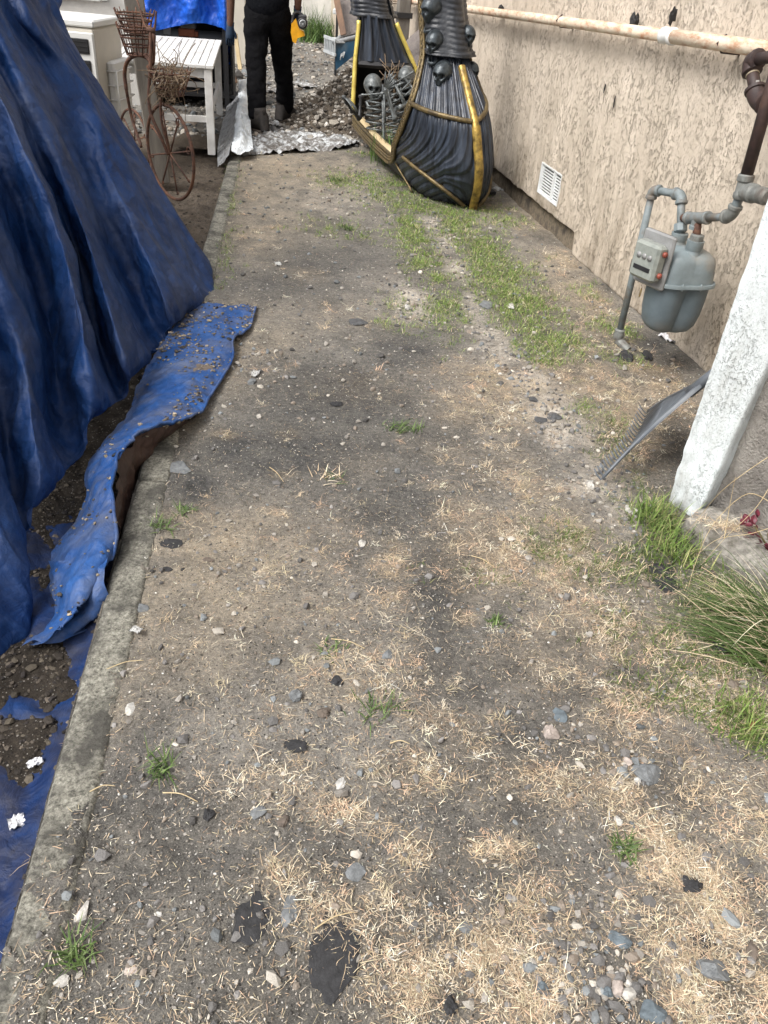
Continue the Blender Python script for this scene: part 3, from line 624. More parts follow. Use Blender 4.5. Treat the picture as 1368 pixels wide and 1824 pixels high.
def lump(name, c, r, matn, seed, parent=None, **kw):
    rr = np.random.default_rng(seed); b = MB(); b.ball((0, 0, 0), 1, 12, 9); V = b.V[0]; V *= (1 + .9 * fbm(V * 2.6 + seed, 4, seed))[:, None]; b.V[0] = A(c) + V * A(r); return b.build(name, M[matn], parent, smooth=False, **kw)
for (px, py, sx, sz, sd) in ((892, 15, .050, .020, 1), (1130, 38, .022, .034, 2), (1198, 30, .006, .034, 3)):
    q = WL(px, py, PD - .045); lump('tar_lump', q, (.02, sx, sz), 'tar', sd, wpipe)
b = MB()
for (px, py) in ((1000, 37), (700, 0), (1290, 78)):
    b = MB(); q = WL(px, py, PD); b.bar(q + A([0, 0, -.034]), q + WN * .09 + A([0, 0, -.036]), .02, .006); b.tube([q + A([0, 0, .034]), q - WN * .033, q + A([0, 0, -.034])], .005, 6)
    b.build('pipe_clip', M['dark_iron'], wpipe)
# short black drips of tar on the stucco
for i, (px, py, h, lb) in enumerate(((1077, 157, .022, 'upper short black tar streak on the stucco wall'), (1094, 182, .035, 'lower longer black tar streak on the stucco wall'))):
    q = WL(px, py, .012); o = lump('tar_streak', q, (.004, .006, h), 'tar', 9 + i); tag(o, lb, 'stain', 'tar streaks on the wall')

# ------------------------------------------------------------------ gas meter
gm_d = .27
def m3(px, py, d=gm_d): return WL(px, py, d)
gm = thing('gas_meter', G(1098, 620), 'grey gas meter with piping standing against the stucco wall', 'gas meter')
def fillet(P, r=.03, n=5):
    out = [A(P[0])]
    for i in range(1, len(P) - 1):
        a, c, e = A(P[i - 1]), A(P[i]), A(P[i + 1]); u = (a - c) / np.linalg.norm(a - c); v = (e - c) / np.linalg.norm(e - c)
        p, q = c + u * r, c + v * r
        for k in range(n + 1): t = k / n; out.append((1 - t) ** 2 * p + 2 * t * (1 - t) * c + t * t * q)
    out.append(A(P[-1])); return out
def elbow(name, a, c, e, r, matn, par, L=.035):
    a, c, e = A(a), A(c), A(e); u = (a - c) / np.linalg.norm(a - c); v = (e - c) / np.linalg.norm(e - c)
    b = MB(); pts = fillet([c + u * L, c, c + v * L], L * .75, 7); b.tube(pts, r, 14)
    for w in (u, v): b.lathe(c + w * (L - .012), [(r, 0), (r * 1.16, .003), (r * 1.16, .014), (r, .017)], w, 14)
    return sharp(b.build(name, M[matn], par))
foot = G(1098, 615); foot[2] = .03
top1 = m3(1163, 338, .33); top2 = m3(1214, 347); in1 = m3(1212, 415); out1 = m3(1240, 428); tee = m3(1243, 389)
elb = m3(1303, 385); up1 = m3(1322, 340); vpt = m3(1360, 205)
b = MB(); b.tube([foot, top1], .0165, 12); b.build('riser_pipe', M['pipe_grey'], gm)
elbow('elbow', foot, top1, top2, .022, 'pipe_grey', gm); elbow('elbow', top1, top2, in1, .023, 'pipe_grey', gm)
b = MB(); b.tube([top1, top2], .0165, 12); b.tube([top2, in1], .0165, 12); b.build('loop_pipe', M['pipe_grey'], gm)
dn = (in1 - top2) / np.linalg.norm(in1 - top2)
def nut(name, c, ax, r, L, matn='galv', n=8):
    b = MB(); b.lathe(c, [(r * .85, 0), (r, .004), (r, L - .004), (r * .85, L)], ax, n); return sharp(b.build(name, M[matn], gm))
nut('union_nut', in1 - dn * .04, dn, .030, .035, 'meter_paint'); nut('union_nut', out1 - A([0, 0, .01]), A([0, 0, 1.]), .030, .035, 'galv')
b = MB(); b.tube([out1, tee], .017, 12); b.build('outlet_stub', M['rust'], gm)
b = MB(); tl = m3(1224, 388); tr = m3(1262, 388)
LT = np.linalg.norm(tr - tl); b.lathe(tl, [(.024, 0), (.027, .004), (.027, .016), (.023, .02), (.023, LT - .02), (.027, LT - .016), (.027, LT - .004), (.024, LT)], tr - tl, 16); b.lathe(tee - A([0, 0, .045]), [(.026, 0), (.026, .014), (.022, .018), (.022, .04)], (0, 0, 1), 14); sharp(b.build('pipe_tee', M['pipe_grey'], gm))
b = MB(); pl = m3(1222, 388); b.lathe(pl, [(.018, -.02), (.018, 0)], (tl - tr) * -1, 12); b.build('rusty_plug', M['rust'], gm)
b = MB(); b.tube([tr, elb], .016, 12); b.tube([elb, up1], .018, 12); b.build('side_pipe', M['pipe_grey'], gm)
elbow('elbow', tr, elb, up1, .024, 'galv', gm, .04)
# valve body where the house pipe comes in
b = MB(); vd = (vpt - up1) / np.linalg.norm(vpt - up1)
b.lathe(up1 - vd * .03, [(.026, 0), (.03, .006), (.03, .02), (.026, .026), (.026, .06), (.031, .066), (.031, .085), (.027, .09)], vd, 14)
rt = m3(1372, 352); rd = (rt - up1) / np.linalg.norm(rt - up1)
b.lathe(up1 + rd * .015, [(.022, 0), (.030, .006), (.030, .022), (.026, .026), (.036, .032), (.036, .062), (.03, .068), (.027, .09), (.031, .10), (.031, .14), (.02, .15)], rd, 12); sharp(b.build('pipe_valve', M['galv'], gm))
# dark house pipes
b = MB(); b.tube([up1 + vd * .05, vpt + vd * .35], .0235, 14); b.build('down_pipe', M['dark_iron'], gm)
e1 = m3(1336, 108, .24); e2 = m3(1349, 180, .24); e3 = m3(1400, 196, .24); e0 = m3(1400, 96, .24)
b = MB(); b.tube([e1, e2], .023, 14); b.tube([e1, e0], .022, 14); b.tube([e2, e3], .025, 14); b.build('bypass_pipe', M['dark_iron'], gm)
elbow('elbow', e0, e1, e2, .032, 'dark_iron', gm, .05); elbow('elbow', e1, e2, e3, .034, 'dark_iron', gm, .05)
b = MB(); ed = (e2 - e1) / np.linalg.norm(e2 - e1)
for k in (.058, .16): b = MB(); b.lathe(e1 + ed * k, [(.0245, 0), (.0255, .002), (.0245, .005)], ed, 14); b.build('thread_tape', M['thread'], gm)
b = MB(); q = e1 + ed * .11 - f_ * .024; b.box(q, (.012, .002, .02), (R_, f_, U_)); b.build('paper_tag', M['paper'], gm, smooth=False)
# meter body: dome top, flange, twin-lobed lower shell
mc_t = (m3(1217, 432) ); mL = m3(1166, 492); mR = m3(1262, 498); mB = m3(1185, 588)
mx = -WD; my = -WN; mz = A([0, 0, 1.])                                   # right along wall, out of wall, up
flz = (mL[2] + mR[2]) / 2; fc = (mL + mR) / 2; fc[2] = flz; hwid = .105; dep = .128
def sup(an, a, b_, p=3.0):
    c, s = np.cos(an), np.sin(an); r = (abs(c) ** p + abs(s) ** p) ** (-1 / p); return a * r * c, b_ * r * s
def shell(levels, lobes=False, n=56, p=3.0):
    P = []
    for (z, ka, kb, lob) in levels:
        row = []
        for k in range(n):
            an = 2 * math.pi * k / n; X, Y = sup(an, hwid * ka, dep * kb, p)
            if lob: X *= 1 - lob * .62 * math.exp(-(abs(Y) / (dep * .26)) ** 1.4)
            row.append(fc + mx * X + my * Y + mz * z)
        P.append(row)
    return A(P)
topz = mc_t[2] - flz; botz = mB[2] - flz
def add_shell(b, P):
    P = A(P); b.grid(np.concatenate([P, P[:, :1]], 1)[::-1]); n = P.shape[1]
    b.add(np.concatenate([P[-1], P[-1].mean(0)[None]]), [(i, (i + 1) % n, n) for i in range(n)]); b.add(np.concatenate([P[0], P[0].mean(0)[None]]), [((i + 1) % n, i, n) for i in range(n)])
b = MB(); add_shell(b, shell([(0.0, 1.0, 1.0, 0), (.02, .985, .98, 0), (.05, .97, .96, 0.03), (topz * .30, .96, .95, .05), (topz * .62, .92, .91, .09), (topz * .76, .87, .85, .13), (topz * .86, .74, .72, .14), (topz * .93, .52, .5, .1), (topz * .96, .2, .2, 0)], p=3.8)); sharp(b.build('meter_dome', M['meter_paint'], gm), 40)
b = MB(); add_shell(b, shell([(-.016, 1.04, 1.06, .0), (-.014, 1.09, 1.12, 0), (-.002, 1.09, 1.12, 0), (.002, 1.07, 1.10, 0)], p=3.4)); sharp(b.build('meter_flange', M['meter_paint'], gm), 40)
b = MB(); add_shell(b, shell([(botz * 1.0, .25, .25, .0), (botz * .985, .5, .5, .5), (botz * .93, .70, .74, .5), (botz * .82, .83, .9, .5), (botz * .6, .92, .98, .45), (botz * .35, .96, 1.0, .42), (botz * .12, 1.0, 1.0, .36), (-.017, 1.0, 1.0, .3)], p=2.8)); sharp(b.build('meter_shell', M['meter_dark'], gm), 40)
sm = None
for an in np.linspace(0, 2 * math.pi, 10, endpoint=False):
    X, Y = sup(an + .3, hwid * 1.03, dep * 1.05, 3.4); q = fc + mx * X + my * Y
    if sm is None: b = MB(); b.lathe((0, 0, -.022), [(.005, 0), (.0055, .004), (.0055, .026), (.004, .03)], (0, 0, 1), 6); o = b.build('flange_bolt', M['meter_paint'], gm); sm = o.data
    else: o = link('flange_bolt', sm, gm)
    o.location = q
for q in (in1, out1):
    b = MB(); q2 = A([q[0], q[1], flz + topz * .72]); b.lathe(q2, [(.042, 0), (.036, .02), (.033, .035), (.036, .04), (.036, q[2] - q2[2] - .0)], (0, 0, 1), 14); sharp(b.build('meter_boss', M['meter_paint'], gm))
# index box, facing left along the wall
ix0 = m3(1166, 462, gm_d + dep + .025); bx = my * .93 + mx * .36; bx /= np.linalg.norm(bx); by = np.cross(mz, bx)
b = MB(); b.box(ix0, (.022, .17, .23), (bx, by, mz), bev=.008); b.build('index_housing', M['index'], gm, smooth=False)
b = MB(); b.box(ix0 + bx * .040, (.06, .14, .155), (bx, by, mz), bev=.012); b.build('index_window', M['index_face'], gm, smooth=False)
for u_ in (-.03, .0, .03): b = MB(); b.lathe(ix0 + bx * .0705 + by * u_ + mz * .02, [(.0125, 0), (.0125, .002)], bx, 16); b.build('dial', M['index'], gm)
b = MB(); b.box(ix0 + bx * .071, (.003, .09, .018), (bx, by, mz)); b.V[0] = b.V[0] - mz * .03; b.build('index_plate', M['dark_plastic'], gm, smooth=False)
b = MB(); 
for z in (.045, -.045): b = MB(); b.lathe(ix0 + bx * .035 + by * .066 + mz * z, [(.012, 0), (.012, .014), (.008, .018)], by, 10); b.build('red_dial', M['red_dial'], gm)
b = MB(); b.lathe(G(1126, 478, .40) * 0 + foot + (top1 - foot) * .52, [(.020, -.03), (.024, -.026), (.024, .026), (.020, .03)], (top1 - foot), 12); b.lathe(foot + (top1 - foot) * .60, [(.019, -.01), (.019, .03)], (top1 - foot), 10); sharp(b.build('service_valve', M['dark_plastic'], gm))
b = MB(); b.bar(foot + (top1 - foot) * .52, ix0 - mz * .04, .02, .02); b.build('index_bracket', M['dark_plastic'], gm)
b = MB(); b.lathe(foot + (top1 - foot) * .03, [(.018, -.02), (.026, -.014), (.027, .01), (.024, .02), (.026, .03), (.018, .036)], (top1 - foot), 10); b.tube([foot, foot + A([.05, -.05, -.03])], [.024, .02], 10); sharp(b.build('ground_union', M['galv'], gm))
em = fc + mx * (-hwid * .80) + my * (dep * .84) + mz * (botz * .42); en = -mx * .62 + my * .78; en /= np.linalg.norm(en)
b = MB(); e_x = np.cross(en, mz); b.tube([em + en * .012 + e_x * .015 * math.cos(t) + mz * .02 * math.sin(t) for t in np.linspace(0, 2 * math.pi, 18, endpoint=False)], .0016, 6, closed=True); b.build('round_emblem', M['gold'], gm)

# ------------------------------------------------------------------ foil under the meter
def crumple(name, c, ax, ay, w, h, matn, amp=.02, n=14, seed=1, lift=.01, **kw):
    u = np.linspace(-1, 1, n); Uu, Vv = np.meshgrid(u, u, indexing='ij'); rg = 1 + .25 * fb2(Uu * 0 + np.arctan2(Vv, Uu), seed + 0 * Uu, 1.3, 3, seed)
    P = A(c) + (Uu * w / 2 * rg)[..., None] * A(ax) + (Vv * h / 2 * rg)[..., None] * A(ay); P[..., 2] += lift + amp * np.abs(fb2(Uu, Vv, 2.2, 4, seed + 3))
    b = MB(); b.grid(P); b.grid((P - A([0, 0, .002]))[::-1]); return b.build(name, M[matn], smooth=False, **kw)
def litter(px, py, w, h, matn, label, cat, seed, z=0., amp=.02, name='litter_scrap', grp=None):
    g = G(px, py, z); s = 1430 / np.linalg.norm(g - [0, 0, H]); a = rng.uniform(0, 3)
    return crumple(name, g + [0, 0, 0], (math.cos(a), math.sin(a), 0), (-math.sin(a), math.cos(a), 0), w / s, h / s, matn, amp, 9, seed, .004, label=label, cat=cat, group=grp)
litter(1197, 606, 34, 34, 'foil', 'crumpled shiny foil scrap on the ground under the gas meter', 'foil', 5, 0, .05, 'foil_scrap')
litter(890, 338, 22, 20, 'paper', 'white scrap between the boat prop and the wall foot', 'scrap', 6, 0, .03)
litter(495, 471, 16, 10, 'paper', 'small white paper scrap on the path beyond the flat tarp corner', 'scrap', 7, 0, .015)
litter(455, 667, 22, 12, 'paper', 'torn white scrap among pebbles beside the tarp edge', 'scrap', 8, 0, .02)
litter(30, 1468, 24, 22, 'foil', 'silvery crumpled scrap lying on the buried blue tarp', 'scrap', 9, -.09, .02)
litter(62, 1361, 22, 14, 'foil', 'smaller silver scrap higher up on the buried tarp', 'scrap', 10, -.09, .02)
litter(243, 1124, 18, 14, 'paper', 'white paper scrap at the right edge of the kerb', 'scrap', 12, .01, .012)

# ------------------------------------------------------------------ white stucco pillar, rough stone and footing
pl_ = G(1186, 897); pr_ = G(1243, 932)
ex = pr_ - pl_; ex[2] = 0; ex /= np.linalg.norm(ex); ey = A([-ex[1], ex[0], 0])          # along the narrow face / back into the wall
if ey[1] < 0: ey = -ey
pil = thing('white_pillar', pl_, 'white stucco pillar end of a garden wall, chipped at its foot', 'pillar')
def pillar():
    hgt = 1.9; nz = 190; z = np.linspace(-.03, hgt, nz); wd = .155
    per = []; m = 26
    for t in np.linspace(0, 1, 16): per.append((t * wd, 0))
    for t in np.linspace(.06, 1, m): per.append((wd, t * .4))
    for t in np.linspace(.1, 1, 6): per.append((wd * (1 - t), .4))
    for t in np.linspace(.06, .94, m): per.append((0, .4 * (1 - t)))
    per = A(per); n = len(per); P = np.zeros((nz, n, 3)); cen = A([wd / 2, .2])
    for i, zz in enumerate(z):
        k = per.copy(); taper = .030 * max(0, 1 - zz / .9)
        k[:, 0] -= taper * (k[:, 0] / wd); k[:, 0] += .04 * zz * (k[:, 0] / wd)
        rnd = np.stack([k[:, 0] * 22 , k[:, 1] * 22, np.full(n, zz * 22)], 1)
        dirn = (k - cen) / A([wd / 2, .2]); dirn /= np.linalg.norm(dirn, axis=1)[:, None]
        low = math.exp(-max(zz, 0) / .10); am = .004 + .014 * low
        k = k + dirn * (am * fbm(rnd, 4, 41) - .012 * low)[:, None]
        P[i] = pl_ + ex * k[:, :1] + ey * k[:, 1:]; P[i][:, 2] = zz
    b = MB(); b.grid(np.concatenate([P, P[:, :1]], 1)[::-1]); b.F.append(tuple((np.arange(n)).tolist())); b.build('pillar_face', M['white_stucco'], pil)
pillar()
def stone_mass(name, c, r, matn, seed, label, cat, n=60, flatn=.0, ax=None, amp=.16, parent=None, sc=1.6):
    b = MB(); b.ball((0, 0, 0), 1, n, int(n * .6)); V = b.V[0]; V = np.sign(V) * np.abs(V) ** .5
    d = 1 + amp * fbm(V * sc + seed, 4, seed) - amp * .8 * np.abs(fbm(V * sc * 2.2 + seed, 4, seed + 2)); V = V * d[:, None] * A(r)
    if ax is not None: V = V @ np.asarray(ax)
    b.V[0] = V + A(c); return b.build(name, M[matn], parent, label=label, cat=cat)
sq = pr_ + ex * .20 + ey * .15
stone_mass('rough_boulder', sq + A([.03, 0, .36]), (.30, .13, .52), 'boulder', 4, 'rough grey rock face standing right of the white pillar', 'boulder', 90, ax=(ex, ey, A([0, 0, 1.])), amp=.16)
fp = [G(1226, 945), G(1250, 1005)]
stone_mass('concrete_footing', pr_ + ex * .21 - ey * .015 + A([0, 0, .015]), (.23, .11, .062), 'footing', 8, 'low weathered concrete footing in front of the rough rock', 'footing', 70, ax=(ex, ey, A([0, 0, 1.])), amp=.10, sc=2.5)
def straw_on(c, rx, ry, n, name, label, z):
    P = A(c) + np.stack([rng.normal(0, rx, n), rng.normal(0, ry, n), np.full(n, z) + rng.random(n) * .012], 1)
    link(name, blades(name, P, rng.uniform(0, 6.28, n), rng.uniform(.02, .06, n), rng.uniform(.0012, .002, n), rng.normal(0, .2, n), rng.normal(0, .3, n), pick(STR, n)), label=label, cat='straw', kind='stuff')
straw_on(G(1290, 940, .07) * A([1, 1, 0]), .045, .02, 260, 'straw_wisp', 'dry straw caught on top of the footing', .078)

# ------------------------------------------------------------------ rake
rk = thing('leaf_rake', G(1110, 790), 'grey plastic leaf rake head leaning behind the white pillar', 'rake')
ra, rb = G(1070, 855, .04), G(1153, 733, .04); ap = PY(1250, 682, ra[1] + .20); tl_ = rb - ra
rn = np.cross(rb - ra, ap - (ra + rb) / 2); rn /= np.linalg.norm(rn); rn = rn if rn[2] > 0 else -rn
def rake():
    n = 22; nu = 12
    # solid ribbed plate near the handle
    P = []
    for i in range(45):
        s = i / 44; e = ra * (1 - s) + rb * s; row = []
        for j in range(nu):
            t = j / (nu - 1) * .62; c = ap + (rb - ra) * (s - .5) * .10; q = c + (e - c) * t; bow = .010 * math.sin(math.pi * min(1, t)) - .022 * math.sin(math.pi * s) * t
            row.append(q + rn * (bow + .0035 * (1 if i % 2 else -1)))
        P.append(row)
    P = A(P); b = MB(); b.grid(P); b.grid((P - rn * .004)[::-1]); b.build('rake_plate', M['rake'], rk, smooth=False)
    for i in range(n):
        s = (i + .5) / n; e = ra * (1 - s) + rb * s; c = ap + (rb - ra) * (s - .5) * .10
        pts = []
        for t in (.60, .72, .85, .95, 1.0): pts.append(c + (e - c) * t + rn * (.010 * math.sin(math.pi * t) - .022 * math.sin(math.pi * s) * t))
        dr = (e - c) / np.linalg.norm(e - c); pts.append(pts[-1] + dr * .006 - rn * .0); pts.append(pts[-1] - dr * .002 + rn * .024); pts.append(pts[-1] - dr * .008 + rn * .022)
        b = MB(); b.tube(pts, [.0048, .0045, .004, .004, .004, .0038, .0035, .003], 5, flat=.6); b.build('tine', M['rake'], rk)
    b = MB()
    for e, k in ((ra, -1), (rb, 1)):
        pts = [ap + (e - ap) * t + rn * (.010 * math.sin(math.pi * t)) for t in np.linspace(.0, .98, 10)]; b.tube(pts, .0065, 6)
    b.build('rake_edge', M['rake'], rk)
    hd = ap - (ra + rb) / 2; hd /= np.linalg.norm(hd); b = MB(); b.tube([ap - hd * .06, ap + hd * .10], [.02, .018], 10); b.build('rake_socket', M['rake'], rk)
    b = MB(); b.tube([ap + hd * .05, ap + hd * .75], .0135, 10); b.build('rake_handle', M['brown_wood'], rk)
rake()

# ------------------------------------------------------------------ big draped tarp
TK = .62
def TP(px, py, off=0.):
    r = ray(px, py); t = (-1.08 - TK * H) / (r[0] + TK * r[2]); q = A([0, 0, H]) + t * r; q = q - r * off
    if q[2] < -.11: q[2] = -.11
    return q
GUIDES = [
 ([(95,-60),(114,30),(161,116),(210,196),(267,281),(323,386),(368,470),(383,512),(380,535),(350,548)], [0,0,0,0,.02,.03,.05,.08,.05,-.05]),
 ([(60,-60),(96,40),(145,130),(196,215),(248,310),(298,410),(345,495),(362,530),(350,556),(330,560)], [.03,.03,.02,.03,.05,.05,.08,.10,.02,-.06]),
 ([(10,-60),(62,45),(118,112),(160,172),(186,253),(225,355),(272,468),(300,540),(312,580),(305,588)], [.10,.10,.10,.10,.10,.12,.14,.15,.09,.0]),
 ([(-30,-60),(20,30),(84,130),(122,220),(152,300),(190,400),(238,510),(268,580),(286,606),(285,612)], [-.02,0,.0,-.02,-.04,-.05,-.07,-.06,-.04,-.02]),
 ([(-60,-60),(-10,40),(50,150),(95,250),(122,330),(158,430),(196,545),(222,630),(236,672),(235,690)], [.08,.08,.08,.08,.08,.10,.12,.13,.08,.0]),
 ([(-90,-40),(-30,70),(30,190),(72,290),(105,368),(140,460),(168,580),(190,650),(212,700),(213,715)], [-.05,-.03,.0,-.03,-.10,-.12,-.12,-.10,-.05,0]),
 ([(-120,0),(-60,90),(0,165),(42,260),(78,340),(110,430),(140,545),(160,650),(176,715),(178,735)], [.08,.10,.12,.13,.12,.12,.12,.12,.08,.0]),
 ([(-140,60),(-90,150),(-30,240),(12,330),(46,421),(70,500),(92,620),(112,740),(132,800),(135,812)], [-.08,-.06,-.05,-.08,-.14,-.15,-.14,-.10,-.05,0]),
 ([(-170,150),(-120,250),(-60,340),(-20,430),(15,520),(42,620),(62,740),(82,840),(93,868),(92,880)], [.05,.06,.07,.07,.06,.06,.07,.07,.04,0]),
 ([(-200,250),(-150,350),(-90,450),(-50,540),(-20,640),(4,740),(22,850),(34,910),(40,940),(40,952)], [-.05,-.05,-.06,-.08,-.08,-.08,-.07,-.04,-.02,0]),
 ([(-230,350),(-180,450),(-130,560),(-80,670),(-40,780),(6,890),(44,975),(64,1020),(66,1085),(58,1130)], [.04,.04,.05,.05,.06,.07,.08,.08,.05,0]),
 ([(-260,450),(-210,560),(-170,680),(-120,790),(-80,890),(-40,980),(-10,1060),(4,1110),(4,1165),(0,1195)], [.0,.0,.0,.0,.0,.02,.03,.03,.02,0]),
 ([(-330,600),(-300,720),(-270,850),(-240,950),(-210,1050),(-180,1130),(-150,1200),(-130,1260),(-110,1320),(-100,1350)], [0]*10),
]
def tarp():
    Gd = []
    for pts, off in GUIDES: Gd.append([TP(x, y, o * 1.7) for (x, y), o in zip(pts, off)])
    Gd = A(Gd); back = Gd[0] + A([-.30, .28, 0]) ; back2 = Gd[0] + A([-1.0, .55, 0]); nearx = Gd[-1] + A([-.05, -.5, 0]); Gd = np.concatenate([back2[None], back[None], Gd, nearx[None]])
    # carry the sheet up beyond the frame, over whatever it covers
    up = Gd[:, :1] + A([-.55, .1, .52]); up2 = Gd[:, :1] + A([-1.5, .2, .75]); Gd = np.concatenate([up2, up, Gd], 1)
    P = crom(Gd, 520); P = crom(P.transpose(1, 0, 2), 330).transpose(1, 0, 2)
    N = gridn(P)
    q = P.copy(); rid = lambda sc, s: 1 - 2 * np.abs(fbm(q * sc + s, 3, 50 + s))
    st = np.stack([P[..., 0] * 1.0 + P[..., 2] * .55, P[..., 1], P[..., 2] * .45], -1)
    rid2 = 1 - 2 * np.abs(fbm(st * A([5, 7, 4]), 4, 60))
    wq = st + .06 * np.stack([fbm(st * 3 + k * 9, 3, 140 + k) for k in range(3)], -1); D = .010 * rid(2.8, 1) + .010 * rid2 + .055 * (vor(wq * A([3.6, 4.2, 3.6]), 150) - .5) + .022 * (vor(wq * A([9, 10, 8]), 154) - .5) + .007 * (vor(wq * 24, 158) - .5)
    P = P + N * (D - .02)[..., None]; P[..., 2] = np.maximum(P[..., 2], -.105 + .004 * np.abs(D) / .02)
    me = mesh_np('big_blue_tarp', P.reshape(-1, 3), gridfaces(*P.shape[:2]), M['tarp'])
    return link('big_blue_tarp', me, label='large dusty dark blue tarpaulin draped in heavy folds on the left', cat='tarp')
tarp()
# skirt: a second sheet lying along the kerb with hemmed, eyeleted edge
sk = thing('blue_ground_tarp', G(400, 600), 'blue tarpaulin strip, coloured lighter for the light on it, lying flat over the kerb with eyelets and dirt on it', 'tarp')
SKL = [(345,543,.00),(318,575,0),(296,604,0),(268,645,-.03),(246,695,-.05),(228,740,-.06),(200,775,-.06),(158,832,-.06),(156,885,-.06),(135,930,-.07),(100,975,-.08),(94,1040,-.08),(104,1095,-.09),(55,1155,-.09)]
SKM = [(400,544,.02),(372,580,.03),(352,622,.03),(335,660,.03),(312,705,.04),(272,748,.06),(232,788,.09),(186,825,.07),(178,880,.06),(165,930,.03),(150,985,.03),(140,1050,.02),(138,1085,.0),(100,1128,-.02)]
SKR = [(456,547,.015),(443,588,.01),(416,604,.035),(414,640,.015),(398,670,.012),(374,706,.015),(350,742,.04),(262,768,.13),(214,806,.12),(204,862,.11),(204,915,.08),(206,962,.05),(186,1010,.02),(172,1030,.01)]
SKR2 = [(456,547,.01),(440,592,.005),(420,618,.0),(414,642,.0),(398,672,.0),(372,708,.0),(350,742,.03),(262,768,.12),(214,806,.11),(204,862,.10),(204,915,.07),(206,962,.04),(190,1048,.01),(178,1086,-.02)]
def sheet(name, rows, matn, nu, nv, amp, sc, seed, parent, lift=.0, **kw):
    Gd = A([[G(*p) for p in r] for r in rows]); P = crom(Gd, nv); P = crom(P.transpose(1, 0, 2), nu)
    N = gridn(P); N *= np.sign(N[..., 2:] + 1e-9); D = amp * (1 - 2 * np.abs(fbm(P * sc, 4, seed))) + amp * .5 * fbm(P * sc * 2.6, 3, seed + 4) + .014 * (vor(P * 11, seed) - .5) + .006 * (vor(P * 26, seed + 5) - .5)
    P = P + N * (D + lift)[..., None]; me = mesh_np(name, P.reshape(-1, 3), gridfaces(*P.shape[:2]), M[matn]); return link(name, me, parent, **kw), P
ss, SP = sheet('tarp_sheet', [SKL, SKM, SKR], 'tarp_lit', 420, 60, .009, 8, 71, sk, .002)
# hem rolled along the outer edge
b = MB(); b.tube(SP[::3, -1], .006, 6); b.build('hem', M['tarp_lit'], sk)
# second piece folded towards the kerb, bottom
F1 = [(94,1000,-.07),(120,1040,-.07),(135,1085,-.08),(100,1125,-.09),(40,1165,-.09)]; F2 = [(150,1000,.01),(165,1050,.0),(165,1085,-.04),(138,1112,-.06),(70,1150,-.07)]; F3 = [(200,985,.03),(190,1040,.02),(190,1075,-.05),(172,1100,-.08),(110,1146,-.085)]
sheet('tarp_flap', [F1, F2, F3], 'tarp_lit', 90, 50, .012, 9, 75, sk, .012)
# brown underside hanging from the raised hem down to the bed
U1 = [(350,745,.035),(300,762,.09),(262,770,.12),(216,810,.11),(206,862,.10),(206,915,.07),(208,962,.04),(200,975,.0)]
U2 = [(345,748,.02),(303,776,.03),(272,800,.03),(240,842,.0),(228,890,-.03),(222,930,-.05),(214,962,-.07),(204,980,-.09)]
U3 = [(340,752,.0),(296,782,-.03),(268,822,-.07),(250,860,-.10),(240,905,-.11),(228,940,-.11),(216,968,-.11),(206,984,-.11)]
sheet('brown_underside', [U1, U2, U3], 'brown_tarp', 130, 30, .012, 8, 77, sk, -.004)
for (px, py, z) in ((407, 606, .040), (355, 716, .03), (203, 806, .115)):
    q = G(px, py, z) ; i = np.argmin(np.linalg.norm(SP.reshape(-1, 3) - q, axis=1)); q = SP.reshape(-1, 3)[i]; nn = gridn(SP).reshape(-1, 3)[i]; nn = nn * np.sign(nn[2] + 1e-9)
    b = MB(); b.lathe(q + nn * .001, [(.0, .0), (.006, .001), (.0095, .004), (.012, .002), (.012, -.002)], nn, 14); o = b.build('eyelet', M['dark_plastic'], sk)
# buried tarp in the bed at the near left
def buried():
    y = np.linspace(.25, 2.2, 160); t = np.linspace(0, 1, 70); Yg, T = np.meshgrid(y, t, indexing='ij'); X = kerbx(Yg) - .004 - T * .9
    Z = -.112 + .022 * (1 - np.abs(2 * fb2(X + .4 * Yg, Yg * .7, 6, 4, 81))) + .012 * fb2(X, Yg, 14, 4, 82) + .03 * np.exp(-((X - kerbx(Yg)) / .05) ** 2)
    link('buried_blue_tarp', mesh_np('buried_blue_tarp', np.stack([X, Yg, Z], -1).reshape(-1, 3), gridfaces(*X.shape)[:, ::-1], M['tarp_dirty']), label='creased blue tarpaulin half buried in dark soil below the kerb', cat='tarp')
buried()

# ------------------------------------------------------------------ boat prop with two high ends
bd = A([-.27, .96, 0]); bd /= np.linalg.norm(bd); bn = A([bd[1], -bd[0], 0]); BO = A([.42, 6.32, 0])
def B3(a, b_, z): return BO + bd * a + bn * b_ + A([0, 0, z])
def BPa(px, py, a): return hitplane(px, py, BO + bd * a, bd)          # point where the sight line crosses station a
def BPb(px, py, b_): return hitplane(px, py, BO + bn * b_, bn)
boat = thing('boat_prop', B3(1, 0, 0), 'dark blue and gold gothic boat prop with tall skull-carved ends leaning by the wall', 'prop boat')
ip = lambda xs, ys: (lambda z: np.interp(z, xs, ys))
def smooth_ip(xs, ys):
    X = np.linspace(xs[0], xs[-1], 300); Y = np.interp(X, xs, ys); k = np.hanning(31); k /= k.sum(); Yp = np.convolve(np.pad(Y, 15, mode='edge'), k, 'valid'); return lambda z: np.interp(z, X, Yp)
aK = smooth_ip([0, .15, .3, .58, .74, .93, 1.22, 1.7], [-.10, -.22, -.28, -.22, -.06, .12, .24, .30])
wN = smooth_ip([0, .15, .3, .6, .93, 1.22, 1.7], [.34, .41, .44, .36, .195, .175, .16])
aE = smooth_ip([0, .19, .44, .66, .93, 1.22, 1.7], [.30, .62, .36, .24, .38, .46, .50])
shN = lambda z: -.165 * z
